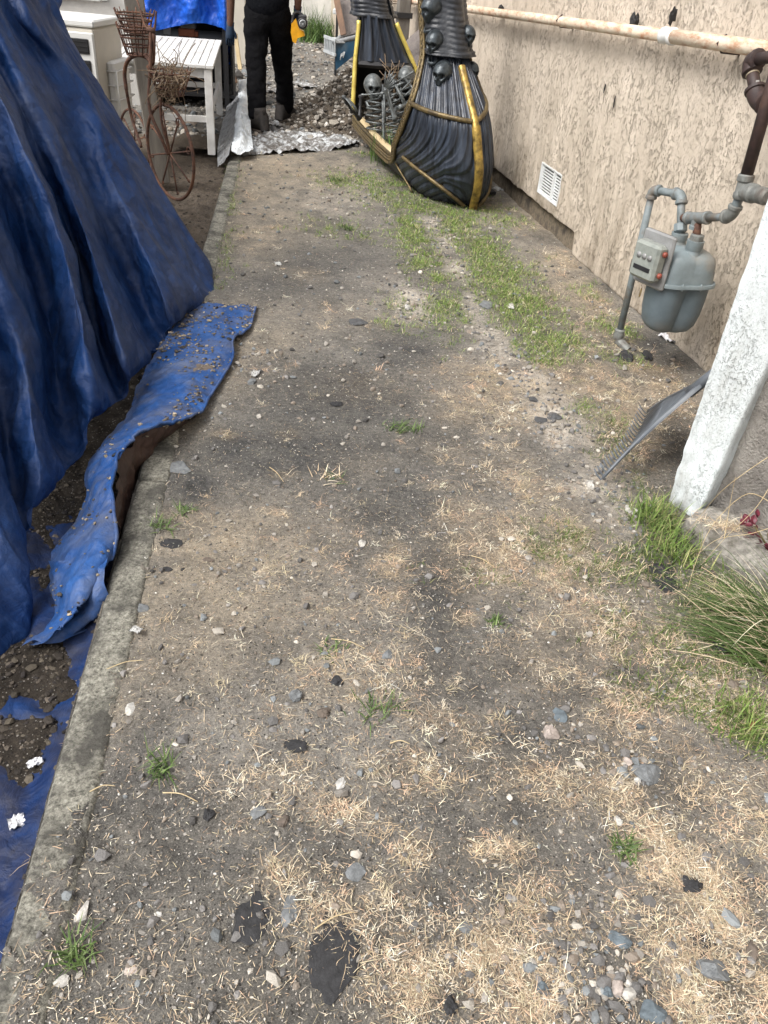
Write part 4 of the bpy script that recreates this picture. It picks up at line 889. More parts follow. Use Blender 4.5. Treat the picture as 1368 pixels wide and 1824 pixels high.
def near_pt(z, t, off=0.):
    """t -1 (left opening edge) .. 0 (keel) .. 1"""
    an = abs(t) * math.pi / 2; w = wN(z) + off; a = aK(z) - off + (aE(z) - aK(z)) * (1 - math.cos(an)) ** 1.05
    w *= (1 if t < 0 else .60); return B3(a, math.copysign(w * math.sin(an) ** 1.05, t) + shN(z) * 1.0, z)
def near_shell():
    nz, nt = 190, 261; P = np.zeros((nz, nt, 3)); zs = np.linspace(-.02, 1.7, nz)
    for i, z in enumerate(zs):
        for j, t in enumerate(np.linspace(-1, 1, nt)):
            zz = max(z, 0) + 0
            # wood-grain furrows that fan with the bulge
            sw = min(1, max(0, -t / .35)); ph = 17 * (t + 3.0 * max(0, .58 - zz) ** 2 * sw) + .5 * math.sin(zz * 5 + t * 3) ; g = .017 * (abs(math.sin(ph * 1.25)) ** .6 - .6) + .0045 * (1 - 2 * abs(math.sin(ph * 3.3 + zz * 4)))
            under = .07 * max(0, (.10 - z) / .12) ** 2
            P[i, j] = near_pt(zz, t, g - under); P[i, j, 2] = z
    b = MB(); b.grid(P); b.build('hull_end', M['hull'], boat)
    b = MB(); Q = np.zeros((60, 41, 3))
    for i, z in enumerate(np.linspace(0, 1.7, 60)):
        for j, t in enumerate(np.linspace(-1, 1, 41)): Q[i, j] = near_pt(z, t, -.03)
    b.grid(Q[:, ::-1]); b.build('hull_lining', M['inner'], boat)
near_shell()
# far end
aEf = smooth_ip([0, .2, .65, .95, 1.25, 1.7], [2.02, 2.28, 2.36, 2.40, 2.44, 2.48])
wF = smooth_ip([0, .2, .65, .95, 1.25, 1.7], [.36, .40, .27, .165, .13, .11])
shF = lambda z: -.25 * z
def far_pt(z, t, off=0.):
    an = abs(t) * math.pi / 2; w = wF(z) + off; dpt = .55 - .12 * z + off
    return B3(aEf(z) + dpt * (1 - math.cos(an)) ** 0 * (math.cos(an)), math.copysign(w * math.sin(an) ** .9, t) + shF(z), z)
b = MB(); b.grid(A([[far_pt(z, t, .004 * math.sin(t * 60)) for t in np.linspace(-1, 1, 121)] for z in np.linspace(0, 1.7, 60)])[:, ::-1]); b.build('hull_end', M['hull'], boat)
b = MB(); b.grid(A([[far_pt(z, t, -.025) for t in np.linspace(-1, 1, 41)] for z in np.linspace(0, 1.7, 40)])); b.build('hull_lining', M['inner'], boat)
# low sides with recessed plank seams
for sgn in (-1, 1):
    P = []
    for i in range(60):
        s = i / 59; row = []
        for j in range(26):
            z = .19 * j / 25; a0, a1 = aE(z), aEf(z); w0, w1 = wN(z) * (1 if sgn < 0 else .6), wF(z); a = a0 + (a1 - a0) * s
            g = -.008 * (1 if j % 6 == 0 else 0) - .05 * max(0, (.06 - z) / .06) ** 2 + .02 * math.sin(math.pi * s); sh = shN(z) * (1 - s) + shF(z) * s
            row.append(B3(a, sgn * (w0 * (1 - s) + w1 * s + g) + sh, z))
        P.append(row)
    P = A(P); b = MB(); b.grid(P if sgn > 0 else P[::-1]); b.grid((P - bn * sgn * .03)[::-1] if sgn > 0 else (P + bn * .03)); b.build('side_panel', M['hull_side'], boat)
    # pale inner ledge and the bronze rail on top
    ins = MB(); pts = [B3(aE(.19) + .03 + (aEf(.19) - aE(.19) - .06) * s, sgn * ((wN(.19) * (1 - s) + wF(.19) * s) - .045 + .02 * math.sin(math.pi * s)) + (shN(.19) * (1 - s) + shF(.19) * s), .196) for s in np.linspace(0, 1, 30)]
    ins.tube(pts, .034, 4, up=(0, 0, 1), flat=.25); ins.build('inner_ledge', M['pine'], boat, smooth=False)
# floor
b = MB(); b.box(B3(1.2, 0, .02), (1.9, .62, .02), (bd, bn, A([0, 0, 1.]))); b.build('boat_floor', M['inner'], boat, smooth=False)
# opening frame: two rails and a twisted chain between them
def open_path(off_a, off_w, sgn=-1):
    pts = []
    for z in np.linspace(1.5, .20, 44): pts.append(near_pt(z, sgn * .995, .012) + bd * off_a * -1 + A([0, 0, 0]))
    for s in np.linspace(.02, 1, 34):
        z = .20; a = aE(.2) + (aEf(.2) - aE(.2)) * s; w = wN(.2) * (1 - s) * (1 if sgn < 0 else .6) + wF(.2) * s + .012 + .02 * math.sin(math.pi * s); pts.append(B3(a, sgn * w + shN(z) * (1 - s) + shF(z) * s, z - off_a))
    return A(pts)
def smoothp(P, k=3):
    for _ in range(k): Q = P.copy(); Q[1:-1] = (P[:-2] + 2 * P[1:-1] + P[2:]) / 4; P = Q
    return P
for sgn in (-1, 1):
    for off in (.0, .075): b = MB(); b.tube(smoothp(open_path(off, 0, sgn)), .0125, 7); b.build('opening_rail', M['old_gold'], boat)
    C = smoothp(open_path(.0375, 0, sgn)); C0 = smoothp(open_path(.004, 0, sgn)); C1 = smoothp(open_path(.071, 0, sgn))
    b = MB(); b.grid(np.stack([C0, C, C1], 1) if sgn < 0 else np.stack([C1, C, C0], 1)); b.build('opening_band', M['frame_brown'], boat)
    if sgn < 0:
        dd = np.concatenate([[0], np.cumsum(np.linalg.norm(np.diff(C, axis=0), axis=1))]); tt = np.arange(.02, dd[-1], .0045); CC = np.stack([np.interp(tt, dd, C[:, k]) for k in range(3)], 1)
        wv = np.stack([np.interp(tt, dd, (C1 - C0)[:, k]) for k in range(3)], 1); wv /= np.linalg.norm(wv, axis=1)[:, None]; out = -bn * 1.0 * .006
        for ph in (0, math.pi): b = MB(); b.tube(CC + wv * (.016 * np.sin(tt * 75 + ph))[:, None] + out, .0055, 5); b.build('chain_strand', M['old_gold'], boat)
# gold straps on the near end
def strap(name, pts, w, th, matn):
    pts = A(pts); T = np.gradient(pts, axis=0); T /= np.linalg.norm(T, axis=1)[:, None]
    cen = A([B3(.5, shN(p[2]), p[2]) for p in pts]); N = pts - cen; N[:, 2] *= .2; N -= T * (N * T).sum(1)[:, None]; N /= np.linalg.norm(N, axis=1)[:, None]; Bq = np.cross(T, N)
    prof = [(-.5, -.4), (-.5, .5), (-.3, 1), (0, 1.15), (.3, 1), (.5, .5), (.5, -.4)]
    P = np.stack([pts + Bq * (w * a) + N * (th * h) for a, h in prof], 1); b = MB(); b.grid(P); b.grid(P[:, [0, -1]][:, ::-1]); return b.build(name, M[matn], boat)
strap('keel_strap', [near_pt(z, .0, .012) for z in np.linspace(.90, .56, 18)] , .046, .018, 'gold')
strap('keel_strap', [near_pt(z, .0, .012) for z in np.linspace(.575, .0, 24)] , .060, .022, 'gold')
strap('cross_strap', [near_pt(.60 + .04 * (t / -.93), t, .012) for t in np.linspace(-.93, -.04, 26)], .032, .014, 'old_gold')
strap('cross_strap', [near_pt(.60 + .14 * t, t, .012) for t in np.linspace(.04, .9, 22)], .032, .014, 'old_gold')
strap('lower_strap', [near_pt(.26 - .24 * s + .03 * math.sin(math.pi * s), -.80 + .66 * s, .010) for s in np.linspace(0, 1, 26)], .026, .012, 'old_gold')
strap('lower_strap', [near_pt(.26 - .24 * s, .75 - .6 * s, .010) for s in np.linspace(0, 1, 20)], .026, .012, 'old_gold')
# seam batten between the near end and the side
b = MB(); b.tube([near_pt(z, -.99, .012) for z in np.linspace(0, .16, 8)], .008, 6); b.build('seam_batten', M['old_gold'], boat)
# yellow trim on the far end, dark canopy between and lip under it
for sgn in (-1, 1):
    b = MB(); b.tube(smoothp(A([far_pt(z, sgn * .99, .012) + bd * -.012 for z in np.linspace(.22, .97, 26)])), .021, 6); b.build('far_trim', M['yellow'], boat)
def canopy():
    P = []
    for z in np.linspace(.66, 1.02, 30):
        P.append([B3(aEf(z) - .02 + .015 * math.sin(t * 14) - .05 * math.cos(t * math.pi / 2), t * (wF(z) - .01) + shF(z), z) for t in np.linspace(-1, 1, 61)])
    P = A(P); b = MB(); b.grid(P[:, ::-1]); b.grid(P + bd * .01); b.build('canopy', M['hull'], boat)
    b = MB(); q = [B3(aEf(.63) - .05 * math.cos(t * 1.5) - .01, t * (wF(.63) - .02) + shF(.63), .63) for t in np.linspace(-1, 1, 20)]; b.tube(q, .032, 4, flat=.9); b.build('canopy_lip', M['dark_plastic'], boat, smooth=False)
canopy()
# ribbed sleeves
def sleeve(zr, cen, rx, ry, lab):
    P = []; zs = np.linspace(*zr, 120); n = 44
    for z in zs:
        c = cen(z); row = []
        for k in range(n):
            an = 2 * math.pi * k / n; r = 1 + .055 * abs(math.sin(z * 95 + .6 * math.sin(an * 3))) ** .5 * (1 if math.sin(an * 5) > -.55 else .2) + .05 * math.sin(an * 5)
            if z < zr[0] + .03: r *= 1.08
            row.append(c + bd * rx(z) * r * math.cos(an) + bn * ry(z) * r * math.sin(an))
        P.append(row)
    P = A(P); b = MB(); b.grid(np.concatenate([P, P[:, :1]], 1)[:, ::-1]); b.F.append(tuple(range(n))); return b.build('ribbed_sleeve', M['sleeve'], boat)
sleeve((.95, 1.72), lambda z: B3((aK(z) + aE(z)) / 2 + .03, shN(z) - wN(z) * .17, z), lambda z: (aE(z) - aK(z)) * .5 + .06, lambda z: wN(z) * .80 + .015, '')
sleeve((1.0, 1.72), lambda z: B3(aEf(z) + .16, shF(z), z), lambda z: .22, lambda z: wF(z) + .035, '')
# skull maker: right x, facing y, up z
def skull_mb(c, fx, fy, fz, s, jaw=.0, detail=(40, 30)):
    n, m = detail; b = MB(); b.ball((0, 0, 0), 1, n, m); V = b.V[0]; x, y, z = V[:, 0].copy(), V[:, 1].copy(), V[:, 2].copy()
    g = lambda cx, cz, r, pw=2: np.exp(-(((x - cx) ** 2 + (z - cz) ** 2) / r ** 2) ** (pw / 2))
    front = sstep(.0, .45, y); X = x * .76; Y = y * .95; Z = z * .86
    low = sstep(.05, -.75, z); X *= 1 - .36 * low * (.4 + .6 * front); Y *= 1 - .18 * low * (1 - front); 
    Y -= front * (.42 * g(-.34, -.10, .21, 4) + .42 * g(.34, -.10, .21, 4) + .26 * g(0, -.44, .12, 3)); Y += front * (.10 * g(0, -.12, .10) + .09 * np.exp(-((z - .14) / .09) ** 2) * (np.abs(x) < .6) + .10 * g(-.5, -.38, .14) + .10 * g(.5, -.38, .14))
    Z -= .22 * front * sstep(-.4, -.8, z); Y += .1 * front * low
    V = np.stack([X, Y, Z], 1) * s; b.V[0] = A(c) + V[:, :1] * A(fx) + V[:, 1:2] * A(fy) + V[:, 2:] * A(fz)
    j = MB(); pts = []; 
    for t in np.linspace(-1, 1, 15):
        an = t * 1.45; pts.append(A(c) + A(fx) * s * .46 * math.sin(an) + A(fy) * s * (.12 + .62 * math.cos(an)) + A(fz) * s * (-1.02 - jaw - .12 * math.cos(an) + .45 * max(0, abs(t) - .55)))
    j.tube(pts, s * .10, 7, flat=1.5, up=fz); e = MB(); [e.ball(A(c) + A(fx) * s * .30 * g_ + A(fy) * s * .50 - A(fz) * s * .09, s * .17, 10, 8) for g_ in (-1, 1)]; e.ball(A(c) + A(fy) * s * .62 - A(fz) * s * .40, s * .09, 8, 6); return b, j, e
def place_skull(par, c, look, s, matn, jaw=.1, up=(0, 0, 1.), nm='skull', det=(40, 30)):
    fy = A(look, float); fy /= np.linalg.norm(fy); fx = np.cross(fy, A(up, float)); fx /= np.linalg.norm(fx); fz = np.cross(fx, fy)
    b, j, e = skull_mb(c, fx, fy, fz, s, jaw, det); o = b.build(nm, M[matn], par); jj = j.build('jaw', M[matn], o); ee = e.build('socket_shade', M['black'], o); ee['kind'] = 'stuff'; ee.matrix_parent_inverse = Matrix.Identity(4)  # black balls stand in for the shade in the eye and nose hollows
    jj.matrix_parent_inverse = Matrix.Identity(4) if par.type != 'EMPTY' else Matrix.Identity(4)
    jj.matrix_parent_inverse = Matrix.Identity(4); jj.data.transform(Matrix.Identity(4)); return o
camp = A([0, 0, H])
for (px, py, t, z, s, lk) in ((788, 118, -.40, .85, .092, (-.45, -1, -.1)), (768, 72, -.5, 1.03, .084, (-.55, -1, -.25)), (762, 14, -.5, 1.22, .088, (-.9, -.7, -.2)), (826, 62, .55, 1.08, .072, (.6, -1, -.1)), (824, 118, .75, .86, .07, (.5, -1, -.1))):
    q = near_pt(z, t, -.01 if z < .9 else .028); q = q + .0; place_skull(boat, q, lk, s, 'pewter', .35, nm='skull_ornament')
# ------------------------------------------------------------------ skeletons in the boat
def bone(par, p, q, r, nm='bone', matn='bone'):
    p, q = A(p), A(q); pts = [p + (q - p) * t for t in (0, .06, .14, .5, .86, .94, 1)]; b = MB(); b.tube(pts, [r * 1.5, r * 1.9, r * 1.1, r * .85, r * 1.1, r * 1.9, r * 1.5], 8); return b.build(nm, M[matn], par)
def hand(par, w, d, up, s=1.0):
    d = A(d, float); d /= np.linalg.norm(d); sd_ = np.cross(d, A(up, float)); sd_ /= np.linalg.norm(sd_); b = MB(); b.ball(w, (.018, .018, .012), 8, 6)
    for k, (L, sp) in enumerate(((.07, -.9), (.085, -.35), (.09, .0), (.085, .35), (.065, .8))):
        dr = d + sd_ * sp * .55; dr /= np.linalg.norm(dr); p1 = A(w) + dr * .06; p2 = p1 + dr * L * .55 - A(up) * .008; p3 = p2 + dr * L * .45 - A(up) * .02
        b.tube([w, p1, p2, p3], [.006, .007, .006, .004], 6)
    return b.build('hand', M['bone'], par)
def ribs(par, c, up, fwd, s=1.0):
    up = A(up, float); up /= np.linalg.norm(up); fwd = A(fwd, float); sd_ = np.cross(fwd, up); sd_ /= np.linalg.norm(sd_); fwd = np.cross(up, sd_)
    for k in range(6):
        z = .13 - k * .047; w = (.105 + .012 * k - .002 * k * k) * s
        for g in (-1, 1):
            pts = [A(c) + up * (z + .035 - .075 * (t)) * s + sd_ * g * w * 1.12 * math.sin(t * 2.9 + .06) + fwd * s * (-.085 + .17 * (1 - math.cos(t * math.pi)) / 2) for t in np.linspace(0, 1, 12)]
            b = MB(); b.tube(pts, .0075 * s, 6); b.build('rib', M['bone'], par)
    b = MB(); b.tube([A(c) + up * .15 * s + fwd * .085 * s, A(c) - up * .04 * s + fwd * .09 * s], .016 * s, 6, flat=.6); b.build('breastbone', M['bone'], par)
    b = MB(); pts = [A(c) + up * (.26 - .04 * i) * s - fwd * .085 * s for i in range(13)]; b.tube([p for q in pts for p in (q, q + up * -.012)], [.013, .019] * 13, 7); b.build('spine', M['bone'], par)
    for g in (-1, 1): bone(par, A(c) + up * .165 * s + fwd * .07 * s, A(c) + up * .17 * s + sd_ * g * .17 * s - fwd * .01, .007, 'collarbone')
    return sd_, up, fwd
# first skeleton, facing out of the boat towards the camera
h1 = BPa(664, 152, 1.85); h2 = BPa(724, 136, 1.8)
sk1 = thing('skeleton_prop', B3(1.8, -.2, .05), 'dark skeleton with open jaw sitting at the left of the boat, hand over the side', 'skeleton')
place_skull(sk1, h1, (.25, -1, -.12), .108, 'bone', .38, det=(48, 36))
rc = BPa(684, 212, 1.62); rc[2] = max(rc[2], .2)
s1, u1, f1 = ribs(sk1, rc, (-.12, .35, 1), (.1, -1, .25), 1.15)
b = MB(); b.tube([h1 - A([0, -.02, .07]), (h1 + rc) / 2 + A([0, .06, .03]), rc + u1 * .2], .016, 7); b.build('neck', M['bone'], sk1)
shl = BPa(640, 212, 1.62); elb1 = BPa(628, 200, 1.50); wr1 = BPa(612, 172, 1.45)
bone(sk1, rc + u1 * .19 - s1 * .0 + (shl - rc) * .9, shl, .014, 'upper_arm', 'dark_plastic'); bone(sk1, shl, elb1 * .3 + wr1 * .7, .013, 'forearm', 'dark_plastic'); bone(sk1, elb1, wr1, .012, 'forearm', 'dark_plastic')
hand(sk1, wr1, BPa(634, 190, 1.40) - wr1, (0, 0, 1))
sh2 = BPa(704, 195, 1.55); el2 = BPa(703, 214, 1.40); wr2 = BPa(686, 158, 1.45)
bone(sk1, sh2, el2, .013, 'upper_arm'); bone(sk1, el2, wr2, .012, 'forearm'); hand(sk1, wr2, (.4, -.2, .9), (0, -1, 0))
# second skeleton, lying back at the right
sk2 = thing('skeleton_prop', B3(1.9, .1, .05), 'dark skeleton slumped at the right of the boat with raised knees and twiggy hands', 'skeleton')
place_skull(sk2, h2, (-.25, -1, -.25), .098, 'bone', .15, det=(48, 36))
rc2 = BPa(722, 186, 1.6); s2, u2, f2 = ribs(sk2, rc2, (-.5, .2, .7), (-.2, -1, .5), 1.1)
a1, a2, a3 = BPa(742, 165, 1.6), BPa(719, 137, 1.7), BPa(690, 158, 1.75)
bone(sk2, a1, a2, .012, 'forearm'); bone(sk2, a3, BPa(714, 150, 1.75), .011, 'forearm'); bone(sk2, BPa(690, 162, 1.6), BPa(704, 212, 1.4), .013, 'thigh'); bone(sk2, BPa(738, 178, 1.5), BPa(712, 192, 1.3), .014, 'thigh')
b = MB(); 
for k in range(46):
    c = BPa(697 + rng.normal(0, 6), 142 + rng.normal(0, 7), 1.9); d = rng.normal(0, 1, 3); d /= np.linalg.norm(d); d2 = d + rng.normal(0, .5, 3); b.tube([c, c + d * .06, c + d * .08 + d2 * .05], .003, 4)
o = b.build('withered_twigs', M['twig'], None, label='tangle of withered twigs between the two skeletons in the boat', cat='twigs', kind='stuff')
def grass_tuft(name, c, n, L, w, spread, label, cols=None, grp=None, lift=(.5, 1.5), cat='grass tuft', dirn=None, curl=(.2, 1.1), seed=None, kind=None):
    c = A(c); P = np.stack([rng.normal(0, spread, n), rng.normal(0, spread, n), np.zeros(n)], 1)
    az = rng.uniform(0, 6.28, n) if dirn is None else rng.normal(dirn[0], dirn[1], n)
    N = n; d = np.stack([np.cos(az), np.sin(az), np.zeros(N)], 1); s = np.stack([-np.sin(az), np.cos(az), np.zeros(N)], 1); li = rng.uniform(*lift, n); cu = rng.uniform(*curl, n); Ls = rng.uniform(.5, 1.1, n) * L; ww = rng.uniform(.7, 1.3, n) * w
    pos = P.copy(); rows = []; K = 5
    for k in range(K + 1):
        t = k / K; wd_ = ww * (1 - t ** 1.6) * .5 + .0001; rows += [pos - s * wd_[:, None], pos + s * wd_[:, None]]
        a = li - cu * t; pos = pos + (d * np.cos(a)[:, None] + A([0, 0, 1.]) * np.sin(a)[:, None]) * (Ls / K)[:, None]
        pos[:, 2] = np.maximum(pos[:, 2], .004)
    V = np.stack(rows, 1).reshape(-1, 3); base = (np.arange(n) * 2 * (K + 1))[:, None, None]; q = A([[2 * k, 2 * k + 1, 2 * k + 3, 2 * k + 2] for k in range(K)])[None]
    me = mesh_np(name, V, (base + q).reshape(-1, 4), M['blade'], False, np.repeat(pick(cols or GR, n, .2), 2 * (K + 1), 0))
    o = link(name, me, label=label, cat=cat, group=grp, kind=kind); o.location = [float(v) for v in c]; return o
grass_tuft('grass_tuft', BPa(705, 240, 1.15) * A([1, 1, 0]) + A([0, 0, .03]), 130, .33, .006, .09, 'green grass growing up inside the boat prop', cols=[(.07, .13, .03), (.11, .19, .04)], lift=(1.0, 1.6), curl=(0, .5))

# ------------------------------------------------------------------ table
tA, tB, tC = G(380, 119, .66), G(395, 73, .66), G(270, 114, .66)
tl = tB - tA; tlen = np.linalg.norm(tl); tx = tl / tlen; ty = A([-tx[1], tx[0], 0]); twid = .80
if ty @ (tC - tA) < 0: ty = -ty
tb = thing('garden_table', tA * A([1, 1, 0]), 'white slatted wooden garden table beside the path', 'table')
tw = lambda u, v, z: tA * A([1, 1, 0]) + tx * u + ty * v + A([0, 0, z]); tax = (tx, ty, A([0, 0, 1.])); TZ = .655
b = MB()
for v in (.03, twid - .03): b.box(tw(tlen / 2, v, TZ), (tlen, .06, .026), tax, bev=.003); 
b.build('top_rail', M['white_dirty'], tb, smooth=False) if False else None
for v in (.03, twid - .03): b = MB(); b.box(tw(tlen / 2, v, TZ), (tlen, .058, .026), tax, bev=.003); b.build('top_rail', M['white_dirty'], tb, smooth=False)
for u in (.035, tlen - .035): b = MB(); b.box(tw(u, twid / 2, TZ + .0), (.066, twid - .122, .026), tax, bev=.003); b.build('top_rail', M['white_dirty'], tb, smooth=False)
ns = 11; me = None
for k in range(ns):
    v = .062 + (twid - .124) * (k + .5) / ns
    if me is None: b = MB(); b.box((0, 0, 0), (tlen - .142, (twid - .124) / ns - .009, .018), tax); o = b.build('table_slat', M['white_dirty'], tb, smooth=False); me = o.data
    else: o = link('table_slat', me, tb)
    o.location = tw(tlen / 2, v, TZ + .001)
for v, in ((.05,), (twid - .05,)): b = MB(); b.box(tw(tlen / 2, v, TZ - .05), (tlen - .12, .02, .07), tax); b.build('apron', M['white_dirty'], tb, smooth=False)
for u in (.05, tlen - .05): b = MB(); b.box(tw(u, twid / 2, TZ - .05), (.02, twid - .13, .07), tax); b.build('apron', M['white_dirty'], tb, smooth=False)
for u in (.045, tlen - .045):
    for v in (.045, twid - .045): b = MB(); b.box(tw(u, v, (TZ - .013) / 2), (.062, .062, TZ - .014), tax, bev=.004); b.build('leg', M['white_dirty'], tb, smooth=False)
for u in (.045, tlen - .045): b = MB(); b.box(tw(u, twid / 2, .27), (.03, twid - .14, .045), tax); b.build('stretcher', M['white_dirty'], tb, smooth=False)
b = MB(); b.box(tw(tlen / 2, .045, .29), (tlen - .15, .025, .04), tax); b.build('stretcher', M['white_dirty'], tb, smooth=False)

# ------------------------------------------------------------------ air conditioner
aR, aN = G(232, 236, .15), G(190, 258, .15); au = (aR - aN); ad = np.linalg.norm(au); au /= ad; av = A([-au[1], au[0], 0]); az_ = A([0, 0, 1.])
ac = thing('air_conditioner', (aR + aN) / 2, 'white outdoor air conditioner unit behind the draped tarp', 'air conditioner')
AH = .80; aw = lambda u, v, z: aN + au * u + av * v + A([0, 0, z])
for u_, v_ in ((.05, .08), (ad - .05, .08), (.05, .8), (ad - .05, .8)): b = MB(); b.box(aw(u_, v_, -.10), (.06, .06, .24)); b.build('foot', M['dark_plastic'], ac, smooth=False); aax = (au, av, az_)
b = MB(); b.box(aw(ad / 2, .45, AH / 2 - .02), (ad, .90, AH - .04), aax, bev=.012); b.build('cabinet', M['ac_beige'], ac, smooth=False)
b = MB(); b.box(aw(ad / 2, .45, AH - .012), (ad + .02, .92, .045), aax, bev=.01); b.build('top_cover', M['ac_white'], ac, smooth=False)
b = MB(); b.box(aw(-.012, .45, AH / 2 - .03), (.03, .90, AH - .07), aax, bev=.006); b.build('front_panel', M['ac_white'], ac, smooth=False)
me = None
for r in range(5):
    for c in range(2):
        b = MB(); q = aw(-.032, .16 + .30 * c, AH - .15 - .135 * r); b.box(q, (.01, .25, .095), aax, bev=.004); o = b.build('louvre_shade', M['black'], ac, smooth=False)  # solid black block paints the dark of each louvre opening
        for k in range(3): bb = MB(); bb.box(q + A([0, 0, -.03 + .03 * k]) - au * .006, (.004, .24, .006), aax); bb.build('louvre', M['dark_plastic'], ac, smooth=False)
b = MB(); b.box(aw(ad * .62, -.03, AH * .36), (ad * .62, .06, AH * .64), aax, bev=.015); b.build('valve_cover', M['ac_white'], ac, smooth=False)
for k in range(5): bb = MB(); bb.tube([aw(ad * .30, .0, AH * (.60 - .12 * k)), aw(ad * .30, -.075, AH * (.60 - .12 * k)), aw(ad * .94, -.075, AH * (.60 - .12 * k)), aw(ad * .94, .0, AH * (.60 - .12 * k))], .006, 6); bb.build('guard_wire', M['ac_white'], ac)
bb = MB(); bb.tube([aw(ad * .30, -.075, AH * .62), aw(ad * .30, -.075, AH * .06)], .006, 6); bb.build('guard_wire', M['ac_white'], ac)
# house behind it
hv = thing('white_house', (-4.2, 9.2, 0), 'white house front with a window above the air conditioner', 'house')
hx = A([.95, .30, 0]); hx /= np.linalg.norm(hx); hy = A([-hx[1], hx[0], 0]); hp = PY(165, 40, 9.0) * A([1, 1, 0]); hax = (hx, hy, A([0, 0, 1.]))
hw_ = lambda u, v, z: hp + hx * u + hy * v + A([0, 0, z])
b = MB(); b.box(hw_(-1.45, .1, .30), (4.0, .18, 1.2), hax); b.box(hw_(.36, .1, 1.70), (.38, .18, 1.6), hax); b.box(hw_(-2.6, .1, 1.70), (1.7, .18, 1.6), hax); b.box(hw_(-1.45, .1, 2.8), (4.0, .18, .6), hax); b.build('wall', M['white_wall'], hv, smooth=False)
wn = MB(); 
for u in (-1.72, -1.10, -.30, .12): wn.box(hw_(u, .02, 1.70), (.07, .08, 1.58), hax)
for z in (.93, 2.46): wn.box(hw_(-.8, .021, z), (1.78, .079, .06), hax)
w0 = wn.build('window_frame', M['white_paint'], hv, smooth=False)
b = MB(); b.box(hw_(-.7, .07, 1.7), (.75, .02, 1.5), hax); b.build('brown_shutter', M['brown_wood'], hv, smooth=False)
b = MB(); b.box(hw_(-1.41, .07, 1.7), (.6, .02, 1.5), hax); b.build('window_pane', M['index_face'], hv, smooth=False)

# ------------------------------------------------------------------ leaning post and rusty planter
pb, pt = G(287, 310), PY(233, -40, 6.3); b = MB(); dd = (pt - pb); b.bar(pb - A([0, 0, .05]), pb + dd * 1.25, .155, .13, up=(1, .3, 0), bev=.008)
b.build('leaning_post', M['grey_wood'], None, smooth=False, label='weathered grey post leaning between the planter and the table', cat='post')
rp = thing('bicycle_planter', G(325, 355), 'rusty old bicycle-shaped plant stand with wire baskets', 'plant stand')
# front wheel: a ring standing in a vertical plane
wc = G(325, 357); wcn = PY(303, 273, wc[1] + .03); 
def ring_from(pc, pe, ptop, r_t, n=48):
    """ring in the vertical plane through centre pc and horizontal direction pe"""
    e = A(pe, float); e[2] = 0; e /= np.linalg.norm(e); return [A(pc) + e * r_t * math.cos(t) + A([0, 0, 1.]) * r_t * math.sin(t) for t in np.linspace(0, 2 * math.pi, n, endpoint=False)]
wr = (wcn[2]) * 1.0; we = A([.64, -.62, 0]); wup = A([.0, .0, 1.])
def wheel(c, e, r, tk, nsp, name, hub=True):
    e = A(e, float) / np.linalg.norm(e); b = MB(); b.tube([A(c) + e * r * math.cos(t) + wup * r * math.sin(t) for t in np.linspace(0, 2 * math.pi, 52, endpoint=False)], tk, 7, closed=True); o = b.build(name, M['rust'], rp)
    for k in range(nsp):
        a = 2 * math.pi * (k + .3) / nsp; bb = MB(); bb.tube([A(c), A(c) + e * r * .9 * math.cos(a) + wup * r * .9 * math.sin(a)] , tk * .55, 5)
        cc = A(c) + e * r * .84 * math.cos(a) + wup * r * .84 * math.sin(a); bb.tube([cc + (e * math.cos(q) + wup * math.sin(q)) * r * .11 * (1 - q / 9) for q in np.linspace(a, a + 5, 14)], tk * .5, 5); ob = bb.build('spoke', M['rust'], rp)
    return o
wheel(wcn, we, wr, .011, 8, 'front_wheel')
w2 = PY(262, 268, wcn[1] + .25); w2[2] = .22; w2 = G(270, 320) + A([0, .25, .21]); wheel(w2 + A([-.18, 0, 0]), we, .21, .009, 6, 'rear_wheel')
yy = wcn[1]
def rod(pts, r, name='frame_rod', Y=None, n=8, sm=True):
    P = A([PY(x, y, (Y or yy) + dy) for x, y, dy in pts]); P = crom(P, max(12, 6 * len(P))) if sm and len(P) > 2 else P
    b = MB(); b.tube(P, r, n); return b.build(name, M['rust'], rp)
rod([(268, 55, .1), (268, 110, .06), (266, 190, .03), (285, 240, .0), (300, 276, 0)], .011)
rod([(286, 175, 0), (288, 215, 0), (303, 275, 0)], .009)
rod([(225, 160, .3), (222, 130, .3), (228, 108, .25), (245, 98, .2), (262, 103, .15), (272, 112, .1), (274, 60, .1)], .013)
rod([(225, 160, .3), (235, 210, .35), (252, 262, .25)], .011)
rod([(262, 52, .1), (276, 56, .1)], .016)
rod([(244, 0, .25), (250, 18, .2), (258, 45, .15), (272, 58, .1), (276, 50, .1), (278, 20, .1)], .006)
def basket(px, py, dy, r, h, nw, name, nr=4):
    c = PY(px, py, yy + dy); b = MB()
    for k in range(nr):
        t = k / (nr - 1); rr = r * (.62 + .38 * t); b.tube([c + A([rr * math.cos(a), rr * math.sin(a), -h * (1 - t)]) for a in np.linspace(0, 2 * math.pi, 24, endpoint=False)], .006, 5, closed=True)
    for k in range(nw):
        a = 2 * math.pi * k / nw; b.tube([c + A([r * q * math.cos(a), r * q * math.sin(a), z]) for q, z in ((.1, -h * 1.02), (.62, -h), (.8, -h * .55), (1.0, 0), (1.08, .03))], .004, 4)
    return b.build(name, M['rust'], rp)
basket(242, 50, .2, .115, .15, 14, 'wire_basket'); basket(240, 25, .3, .12, .0 + .10, 14, 'wire_basket'); basket(302, 128, .05, .13, .13, 16, 'wire_basket')
b = MB()
